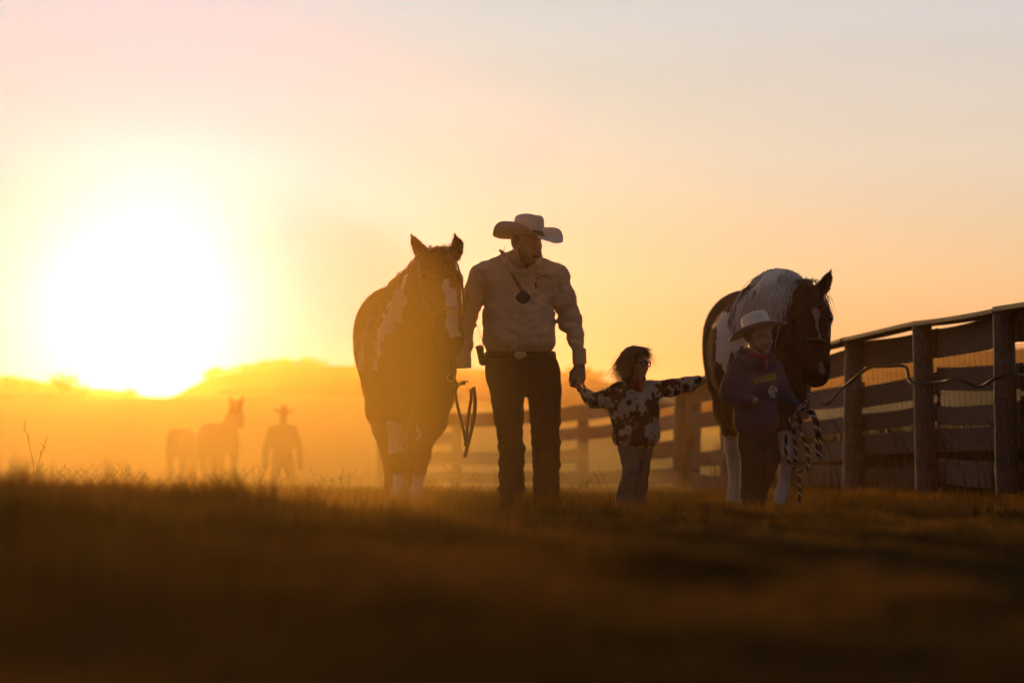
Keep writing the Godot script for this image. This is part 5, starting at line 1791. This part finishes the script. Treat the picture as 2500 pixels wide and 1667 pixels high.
func boy() -> void:
	var o := thing("person", Vector3(1.48, ground_height(1.48, -15.0), -15.0), "boy in pale cowboy hat and dark purple hoodie in front of black horse", "person")
	var skin_m := mat("skin", Color.WHITE)
	var b := Body.new()
	b.chain([Vector4(1.4703, 0.9078, -15, 0.0712), Vector4(1.5823, 0.9205, -15, 0.0712)], Vector3(1, 1, 0.8), 0.04)
	b.chain([Vector4(1.479, 0.6534, -15, 0.0762), Vector4(1.5604, 0.6534, -15, 0.0762)], Vector3(1, 1.6, 0.8), 0.04)
	b.chain([Vector4(1.4629, 0.501, -15, 0.0508), Vector4(1.4649, 0.2981, -14.98, 0.0381), Vector4(1.4708, 0.0956, -15, 0.0229)], Vector3.ONE, 0.02)
	b.chain([Vector4(1.595, 0.501, -15, 0.0508), Vector4(1.5871, 0.349, -15.03, 0.0357), Vector4(1.538, 0.1199, -15.11, 0.023)], Vector3.ONE, 0.02)
	b.chain([Vector4(1.4145, 0.9332, -15, 0.0356), Vector4(1.3551, 0.7678, -15, 0.0305), Vector4(1.4924, 0.7308, -14.8, 0.0226)], Vector3.ONE, 0.02)
	b.chain([Vector4(1.6181, 0.946, -15, 0.0356), Vector4(1.6809, 0.7798, -14.98, 0.0305), Vector4(1.787, 0.6828, -14.96, 0.0203)], Vector3.ONE, 0.02)
	b.chain([Vector4(1.5213, 0.9332, -15, 0.0432), Vector4(1.527, 1.0351, -15, 0.0381)], Vector3.ONE, 0.02)
	var me := b.build(0.016, Transform3D.IDENTITY, fair_skin)
	var head := facing(Vector3(1.5376, 1.0188, -14.98), 1.12, 0.0, 0.0, 0.205)
	join(me, head_mesh(head, true, fair_skin, 0.028))
	var hold := [0.8, 1.1, 0.7]
	var th := [Vector3(0.012, 0.015, -0.012), Vector3(0.036, 0.045, -0.028), Vector3(0.036, 0.072, -0.046), Vector3(0.022, 0.09, -0.06)]
	var h1 := aim(Vector3(1.5289, 0.7272, -14.765), Vector3(1.0, 0.05, 0.05), Vector3(0.0, -0.55, 1.0), 0.84, true)
	join(me, hand_mesh(h1, hold, th, [Vector4(1.4858, 0.7286, -14.81, 0.0226)][0], fair_skin))
	var h2 := aim(Vector3(1.7744, 0.6929, -14.96), Vector3(1.0, -0.55, 0.1), Vector3(0.2, 0.6, 0.8), 0.76, false)
	join(me, hand_mesh(h2, [1.2, 1.3, 0.9], th, [Vector4(1.7543, 0.7132, -14.96, 0.0228)][0], fair_skin))
	part("body", me, skin_m, o)
	for s in [-1.0, 1.0]:
		part("eye", ball(head * Vector3(0.14 * s, 0.495, 0.315), Vector3(0.0075, 0.0048, 0.0075)), mat("eye", Color.WHITE), o)
	var hr := Body.new()
	hr.chain([Vector4(0, 0.64, -0.12, 0.365)], Vector3(0.97, 0.95, 1.1), 0.05)
	hr.carve([Vector4(0, 0.40, 0.36, 0.42)], Vector3(1.2, 1.5, 1), 0.05)
	part("hair", hr.build(0.03, head), mat("sandy_hair", lin(0.12, 0.075, 0.04), 0.7, {"bump": noise_texture(0.2, 256, 3), "depth": 0.4, "scale": 12.0}), o)
	# hooded sweatshirt
	var fold := FastNoiseLite.new()
	fold.seed = 15
	fold.fractal_type = FastNoiseLite.FRACTAL_RIDGED
	fold.frequency = 1.0
	fold.fractal_octaves = 2
	var s := Body.new()
	s.chain([Vector4(1.4297, 0.9205, -15, 0.0712), Vector4(1.6129, 0.9409, -15, 0.061)], Vector3(1, 1, 1.0), 0.05)
	s.chain([Vector4(1.4855, 0.8052, -14.98, 0.1269), Vector4(1.5541, 0.8103, -14.98, 0.1218)], Vector3(1, 1.1, 0.9), 0.06)
	s.chain([Vector4(1.4921, 0.6275, -14.98, 0.1269), Vector4(1.5379, 0.6326, -14.98, 0.1218)], Vector3(1, 1.05, 0.92), 0.05)
	s.chain([Vector4(1.4144, 0.918, -15, 0.0712), Vector4(1.3732, 0.8314, -15, 0.0661), Vector4(1.3593, 0.7649, -14.99, 0.0635)], Vector3.ONE, 0.04)
	s.chain([Vector4(1.3593, 0.7649, -14.99, 0.0635), Vector4(1.4267, 0.734, -14.9, 0.0505), Vector4(1.4728, 0.7293, -14.83, 0.0389)], Vector3.ONE, 0.025)
	s.chain([Vector4(1.6231, 0.9332, -15, 0.0559), Vector4(1.657, 0.8437, -14.99, 0.0533), Vector4(1.691, 0.7747, -14.98, 0.0482), Vector4(1.7593, 0.7056, -14.96, 0.033)], Vector3.ONE, 0.035)
	# the hood lying round the neck
	s.chain([Vector4(1.4378, 1.0188, -15.08, 0.0409), Vector4(1.423, 0.9832, -14.98, 0.0406), Vector4(1.4689, 0.9581, -14.88, 0.0328), Vector4(1.5426, 0.9672, -14.86, 0.0277), Vector4(1.6047, 1.0005, -14.92, 0.0303)], Vector3.ONE, 0.02)
	s.chain([Vector4(1.4448, 1.025, -15.1, 0.0435), Vector4(1.5431, 1.0126, -15.16, 0.0514), Vector4(1.6118, 1.0188, -15.08, 0.0358)], Vector3.ONE, 0.02)
	s.ripple = 0.006
	s.ripple_noise = fold
	s.ripple_scale = Vector3(5.0, 7.0, 5.0)
	s.planes.append([Vector3(1.5112, 0.5061, -15), Vector3(-0.06, -1, 0)])
	var fleece := mat("purple_fleece", lin(0.062, 0.052, 0.078), 0.95, {"rim": 0.3, "spec": 0.1, "bump": noise_texture(0.2, 256, 3), "depth": 0.15, "scale": 10.0})
	var cloth := s.build(0.0095)
	var nap := fuzz(cloth, 0.007, 0.0011, 214, Color(0.075, 0.063, 0.092), Vector3.ZERO, 3)
	var hd := part("hooded_sweatshirt", cloth, fleece, o)
	hairs("nap", nap, hd)
	var cx: Vector3 = Vector3(1.554, 0.8651, -14.83)
	var lean := Basis(Vector3.BACK, 0.20)
	var panel := PackedVector3Array()
	for r in 7:
		for k in 13:
			panel.append(s.front(cx + lean * Vector3((k / 12.0 - 0.5) * 0.185, (0.5 - r / 6.0) * 0.095, 0), 0.002))
	part("printed_panel", sheet(panel, 7, 13), mat("panel_print", lin(0.070, 0.052, 0.062), 0.9), hd)
	var text := TextMesh.new()
	text.text = "JACKRABBITS"
	var font := SystemFont.new()
	font.font_names = PackedStringArray(["Droid Sans"])
	font.font_weight = 700
	text.font = font
	text.font_size = 32
	text.pixel_size = 0.001
	text.depth = 0.002
	text.curve_step = 3.0
	var ta := text.get_mesh_arrays()
	var tv: PackedVector3Array = ta[Mesh.ARRAY_VERTEX]
	var half := 0.001
	for p in tv:
		half = maxf(half, absf(p.x))
	for i in tv.size():
		var flat := s.front(cx + lean * Vector3(tv[i].x / half * 0.076 + 0.006, tv[i].y * 1.75, 0), 0.003)
		tv[i] = flat + Vector3(0, 0, tv[i].z + 0.001)
	var tarr := blank()
	tarr[Mesh.ARRAY_VERTEX] = tv
	var tn: PackedVector3Array = ta[Mesh.ARRAY_NORMAL]
	for i in tn.size():
		tn[i] = (lean * tn[i]).normalized()
	tarr[Mesh.ARRAY_NORMAL] = tn
	var tc := PackedColorArray()
	tc.resize(tv.size())
	tc.fill(Color.WHITE)
	tarr[Mesh.ARRAY_COLOR] = tc
	var tix = ta[Mesh.ARRAY_INDEX]
	tarr[Mesh.ARRAY_INDEX] = tix if tix != null else PackedInt32Array(range(tv.size()))
	part("lettering", tarr, mat("yellow_print", lin(0.42, 0.32, 0.03), 0.8), hd)
	# the tick-shaped emblem and the drawstring
	var tick := PackedVector3Array()
	var tf := facing(Vector3(1.6143, 0.9753, -14.87), 0.0, 0.0, 0.0)
	var outer := [Vector2(-0.012, 0.0), Vector2(-0.010, -0.006), Vector2(-0.005, -0.0075), Vector2(0.004, -0.002), Vector2(0.016, 0.0085)]
	var inner := [Vector2(-0.012, 0.0), Vector2(-0.0085, -0.002), Vector2(-0.004, -0.003), Vector2(0.004, 0.0005), Vector2(0.016, 0.0085)]
	for k in 4:
		for q in [inner[k], inner[k + 1], outer[k], outer[k], inner[k + 1], outer[k + 1]]:
			tick.append(s.front(tf * Vector3(q.x, q.y, 0.0), 0.003))
	part("emblem", soup(tick), mat("gold_thread", lin(0.30, 0.24, 0.10), 0.7), hd)
	part("drawstring", tube([s.front(Vector3(1.5622, 0.9758, -14.83), 0.004), s.front(Vector3(1.5671, 0.9582, -14.83), 0.004), s.front(Vector3(1.572, 0.9356, -14.83), 0.004)], 0.0035, 0.004, 6), mat("white_cord", lin(0.5, 0.48, 0.46), 0.8), hd)
	var kn := Body.new()
	kn.chain([Vector4(1.464, 1.0468, -14.98, 0.0178), Vector4(1.4844, 1.0086, -14.88, 0.0164), Vector4(1.5412, 0.9942, -14.845, 0.0163), Vector4(1.5955, 1.0137, -14.88, 0.0139)], Vector3(1, 1, 0.8), 0.02)
	kn.chain([Vector4(1.5452, 0.9862, -14.835, 0.0151), Vector4(1.549, 0.9504, -14.825, 0.0113), Vector4(1.5463, 0.9177, -14.825, 0.0088)], Vector3(1, 1, 0.6), 0.01)
	part("neckerchief", kn.build(0.006), mat("red_cotton", Color.WHITE), o)
	var j := Body.new()
	j.chain([Vector4(1.4782, 0.501, -15, 0.0839), Vector4(1.5696, 0.5061, -15, 0.0839)], Vector3(1, 0.9, 0.95), 0.04)
	j.chain([Vector4(1.4769, 0.4502, -14.99, 0.0787), Vector4(1.4836, 0.3612, -14.96, 0.0684), Vector4(1.4739, 0.2601, -14.97, 0.0609), Vector4(1.4753, 0.1589, -14.99, 0.061), Vector4(1.4757, 0.05, -15, 0.061)], Vector3(1, 1, 0.95), 0.02)
	j.chain([Vector4(1.5842, 0.4633, -15.02, 0.0789), Vector4(1.5964, 0.3794, -15.02, 0.0687), Vector4(1.5735, 0.2729, -15.05, 0.0535), Vector4(1.5475, 0.171, -15.1, 0.0461), Vector4(1.5336, 0.0688, -15.12, 0.0436)], Vector3(1, 1, 0.95), 0.02)
	j.ripple = 0.004
	j.ripple_noise = fold
	j.ripple_scale = Vector3(5.0, 9.0, 5.0)
	j.planes.append([Vector3(1.5086, 0.05, -15), Vector3(0, -1, 0)])
	part("jeans", j.build(0.0095), mat("brown_denim", lin(0.030, 0.024, 0.020), 0.9, {"bump": noise_texture(0.16, 512, 2), "depth": 0.12, "scale": 9.0, "rim": 0.4, "spec": 0.15}), o)
	for q in [[Vector4(1.4777, 0.0548, -15.02, 0.0407), Vector4(1.4702, 0.031, -14.92, 0.0354)], [Vector4(1.5366, 0.0633, -15.15, 0.0385), Vector4(1.5375, 0.034, -15.06, 0.0332)]]:
		var bt := Body.new()
		bt.chain(q, Vector3(1, 0.9, 1), 0.02)
		part("boot", bt.build(0.012), mat("boot_leather", Color.WHITE), o)
	var hf := facing(head * Vector3(0, 0.76, -0.05), 1.18, -0.30, 0.0)
	hat(hf, {"rx": 0.082, "rz": 0.094, "tall": 0.113, "dent": 0.024, "front": 0.098, "side": 0.080, "curl": 0.026, "droop": 0.015, "band": 0.026}, mat("pale_straw", lin(0.50, 0.44, 0.40), 0.8, {"bump": noise_texture(0.22, 512, 2), "depth": 0.08, "scale": 9.0, "back": Color(0.10, 0.08, 0.06)}), mat("striped_band", lin(0.10, 0.07, 0.05), 0.8), o, "pale straw cowboy hat with a banded crown")


func boys_things() -> void:
	# a ball of crumpled clear wrapper in the boy's hand
	var o := thing("crumpled_wrapper", Vector3(1.5935, 0.7787, -14.735), "crumpled shiny plastic wrapper clutched in the boy's hand", "wrapper")
	var rng := RandomNumberGenerator.new()
	rng.seed = 61
	var tris := PackedVector3Array()
	var c: Vector3 = Vector3(1.5935, 0.7787, -14.735)
	var pts := []
	for k in 90:
		var d := Vector3(rng.randfn(), rng.randfn(), rng.randfn()).normalized()
		pts.append(c + d * Vector3(0.032, 0.046, 0.022) * rng.randf_range(0.45, 1.1))
	for k in 120:
		var a: Vector3 = pts[rng.randi() % 90]
		var near := pts.duplicate()
		near.sort_custom(func(p, q): return a.distance_squared_to(p) < a.distance_squared_to(q))
		tris.append_array([a, near[1 + rng.randi() % 4], near[5 + rng.randi() % 4]])
	part("film", soup(tris), mat("shiny_film", lin(0.42, 0.40, 0.38), 0.25, {"spec": 0.8}), o)
	part("sticker", ball(Vector3(1.5735, 0.8002, -14.71), Vector3(0.008, 0.009, 0.004)), mat("yellow_print", Color.WHITE), o)
	# the horse's lead rope, coiled in the other hand
	var rope := thing("lead_rope", Vector3(1.7934, 0.6774, -14.95), "black braided rope hanging in loops from the boy's hand", "rope")
	var m := mat("braided_rope", Color.WHITE, 0.75, {"vc": true, "spec": 0.3})
	var loops := [
		[Vector3(1.8928, 0.8582, -15.42), Vector3(1.8706, 0.8005, -15.2), Vector3(1.8416, 0.744, -15.05), Vector3(1.8037, 0.6977, -14.95), Vector3(1.7834, 0.6692, -14.93)],
		[Vector3(1.7707, 0.6616, -14.93), Vector3(1.7187, 0.6209, -14.92), Vector3(1.693, 0.5246, -14.9), Vector3(1.6873, 0.4237, -14.9), Vector3(1.7095, 0.3482, -14.9), Vector3(1.7546, 0.3054, -14.9), Vector3(1.8089, 0.3053, -14.89), Vector3(1.8269, 0.3607, -14.89), Vector3(1.8149, 0.4438, -14.89), Vector3(1.7864, 0.5246, -14.9), Vector3(1.7527, 0.6005, -14.91), Vector3(1.7492, 0.6513, -14.92)],
		[Vector3(1.7629, 0.6571, -14.95), Vector3(1.7422, 0.5888, -14.95), Vector3(1.7466, 0.5002, -14.95), Vector3(1.7536, 0.4117, -14.95), Vector3(1.7545, 0.3434, -14.94)],
		[Vector3(1.8011, 0.6768, -14.93), Vector3(1.8402, 0.6563, -14.92), Vector3(1.8677, 0.6003, -14.9), Vector3(1.8771, 0.512, -14.9), Vector3(1.8791, 0.4363, -14.9), Vector3(1.8889, 0.3885, -14.9), Vector3(1.9003, 0.3985, -14.89), Vector3(1.9008, 0.474, -14.89), Vector3(1.8888, 0.5622, -14.89), Vector3(1.8679, 0.6381, -14.9), Vector3(1.8392, 0.6813, -14.91), Vector3(1.8114, 0.692, -14.93)],
		[Vector3(1.7647, 0.3029, -14.9), Vector3(1.7692, 0.2223, -14.9), Vector3(1.7713, 0.1594, -14.9), Vector3(1.7657, 0.0815, -14.9)],
	]
	for pts_ in loops:
		var path := smooth_path(pts_, 12)
		var long := 0.0
		for i in path.size() - 1:
			long += (path[i] as Vector3).distance_to(path[i + 1])
		part("strand", tube(path, 0.0105, 0.0105, 10, Color.WHITE, 1.0, func(t: float, a: float): return Color(0.32, 0.26, 0.19) if sin(a + t * long * 105.0) > 0.72 else Color(0.018, 0.014, 0.011)), m, rope)


# ---------------------------------------------------------------- the walkers far behind

func far_walkers() -> void:
	var z := 52.0
	var o := thing("person", Vector3(-4.99, ground_height(-4.99, -z), -z), "person in cowboy hat walking in the bright dust far behind", "person")
	var b := Body.new()
	b.chain([Vector4(-4.9326, 1.4724, -52, 0.0881), Vector4(-4.9159, 1.6485, -52, 0.0969)], Vector3.ONE, 0.03)
	b.chain([Vector4(-5.1255, 1.3315, -52, 0.0969), Vector4(-4.7204, 1.3315, -52, 0.0969)], Vector3(1, 0.9, 0.9), 0.05)
	b.chain([Vector4(-5.0182, 1.0323, -52, 0.1762), Vector4(-4.8421, 1.0323, -52, 0.1762)], Vector3(1, 1.5, 0.7), 0.05)
	b.chain([Vector4(-5.1782, 1.2963, -52, 0.0881), Vector4(-5.2816, 0.9003, -52, 0.0793), Vector4(-5.3144, 0.4872, -52, 0.0617)], Vector3.ONE, 0.03)
	b.chain([Vector4(-4.685, 1.2963, -52, 0.0881), Vector4(-4.5686, 0.9003, -52, 0.0793), Vector4(-4.5577, 0.4872, -52, 0.0617)], Vector3.ONE, 0.03)
	b.chain([Vector4(-5.0341, 0.7245, -52, 0.141), Vector4(-5.0652, 0.3287, -51.8, 0.1053), Vector4(-5.0799, 0.023, -51.7, 0.0876)], Vector3.ONE, 0.03)
	b.chain([Vector4(-4.8229, 0.7245, -52, 0.141), Vector4(-4.7864, 0.3294, -52.2, 0.1061), Vector4(-4.7852, 0.0381, -52.3, 0.0886)], Vector3.ONE, 0.03)
	part("body", b.build(0.028), mat("dusty_clothes", lin(0.07, 0.05, 0.035), 0.95), o)
	var hf := facing(Vector3(-4.9074, 1.7102, -52), 0.15, 0.0, 0.0)
	hat(hf, {"rx": 0.088, "rz": 0.104, "tall": 0.125, "dent": 0.02, "front": 0.14, "side": 0.17, "curl": 0.07, "droop": 0.02, "band": 0.026, "thick": 0.05}, mat("brown_felt", lin(0.08, 0.06, 0.04), 0.9), mat("hatband", Color.WHITE), o, "curled-brim cowboy hat")
	far_horse(Vector3(-6.35, 0, -52.6), 0.40, "hazy horse with pricked ears beside the distant walker in the dust", 0.0)
	far_horse(Vector3(-8.2, 0, -60.0), -0.1, "faint horse shape almost lost in the glowing dust", 1.0)


func far_horse(at: Vector3, turn: float, label: String, down: float) -> void:
	at.y = ground_height(at.x, at.z)
	var o := thing("horse", at, label, "horse", "horses far off in the dust")
	var f := Transform3D(Basis(Vector3.UP, turn), at)
	var b := Body.new()
	var v := func(x: float, y: float, z: float, r: float) -> Vector4:
		var q: Vector3 = f * Vector3(x, y, z)
		return Vector4(q.x, q.y, q.z, r)
	b.chain([v.call(0, 1.08, 0.55, 0.25), v.call(-0.02, 1.08, 0.0, 0.30), v.call(-0.05, 1.14, -0.65, 0.29)], Vector3(1, 1.15, 1), 0.1)
	b.chain([v.call(0, 1.25, 0.6, 0.21), v.call(0.05, 1.55 - 0.3 * down, 0.85, 0.14), v.call(0.08, 1.78 - 0.6 * down, 0.95, 0.13)], Vector3.ONE, 0.1)
	b.chain([v.call(0.08, 1.78 - 0.6 * down, 0.95, 0.11), v.call(0.10, 1.55 - 0.6 * down, 1.15, 0.085), v.call(0.11, 1.36 - 0.6 * down, 1.25, 0.07)], Vector3.ONE, 0.05)
	for s in [-1.0, 1.0]:
		b.chain([v.call(0.08 + 0.095 * s, 1.84 - 0.6 * down, 0.93, 0.055), v.call(0.08 + 0.125 * s, 1.93 - 0.6 * down, 0.93, 0.05), v.call(0.08 + 0.135 * s, 2.04 - 0.6 * down, 0.93, 0.02)], Vector3.ONE, 0.02)
		b.chain([v.call(0.15 * s, 0.95, 0.58, 0.13), v.call(0.15 * s, 0.5, 0.60, 0.065), v.call(0.15 * s, 0.06, 0.62 + 0.12 * s, 0.055)], Vector3.ONE, 0.05)
		b.chain([v.call(0.14 * s, 0.95, -0.7, 0.17), v.call(0.14 * s, 0.52, -0.85, 0.07), v.call(0.14 * s, 0.06, -0.75 - 0.12 * s, 0.055)], Vector3.ONE, 0.05)
	part("body", b.build(0.04), mat("dusty_coat", lin(0.06, 0.035, 0.02), 0.8), o)
	var rng := RandomNumberGenerator.new()
	rng.seed = 71
	var roots := []
	for k in 60:
		var q: Vector3 = f * Vector3(rng.randfn(0, 0.03), 1.3, -0.95)
		roots.append([q, q + Vector3(rng.randfn(0, 0.04), -0.4, -0.1), q + Vector3(rng.randfn(0, 0.07), -0.95, -0.05), 0.02])
	part("tail", strands(roots, 0.008, 72, [Color(0.03, 0.02, 0.012)]), mat("horse_hair", Color.WHITE), o)


func figures() -> void:
	bay_horse()
	black_horse()
	man()
	radio()
	lead_strap()
	girl()
	boy()
	boys_things()
	far_walkers()


func _ready() -> void:
	noise_a.seed = 3
	noise_a.frequency = 0.05
	noise_a.fractal_octaves = 4
	noise_b.seed = 9
	noise_b.frequency = 0.08
	noise_b.fractal_octaves = 3
	light_and_camera()
	land()
	air()
	fences()
	figures()
	hose()
	shrubs()
	grass()


func air() -> void:
	var gold := lin(0.95, 0.68, 0.20)
	dust(Vector3(-8.0, 0.4, -72), Vector3(36, 4.6, 34), 0.06, "dust kicked up beyond the walkers in the distance", gold)
	dust(Vector3(-5.0, 0.2, -46), Vector3(14, 1.6, 10), 0.006, "low dust round the feet of the distant walkers", gold)
	dust(Vector3(-3.4, 0.1, -28), Vector3(11.0, 1.8, 17), 0.03, "thin dust hanging behind the brown and white horse", gold)
	# fine dust drifting just this side of the brown and white horse
	for k in 5:
		var t := k / 4.0
		dust(Vector3(lerpf(-0.85, -1.6, t), lerpf(0.78, 0.58, t), -10.6), Vector3(lerpf(1.3, 3.4, t), lerpf(1.15, 2.2, t), lerpf(4.0, 5.4, t)), lerpf(0.038, 0.022, t), ["thickest", "thinner", "thin", "thinnest", "barely visible"][k] + " dust drifting before the brown and white horse", lin(0.95, 0.56, 0.08))
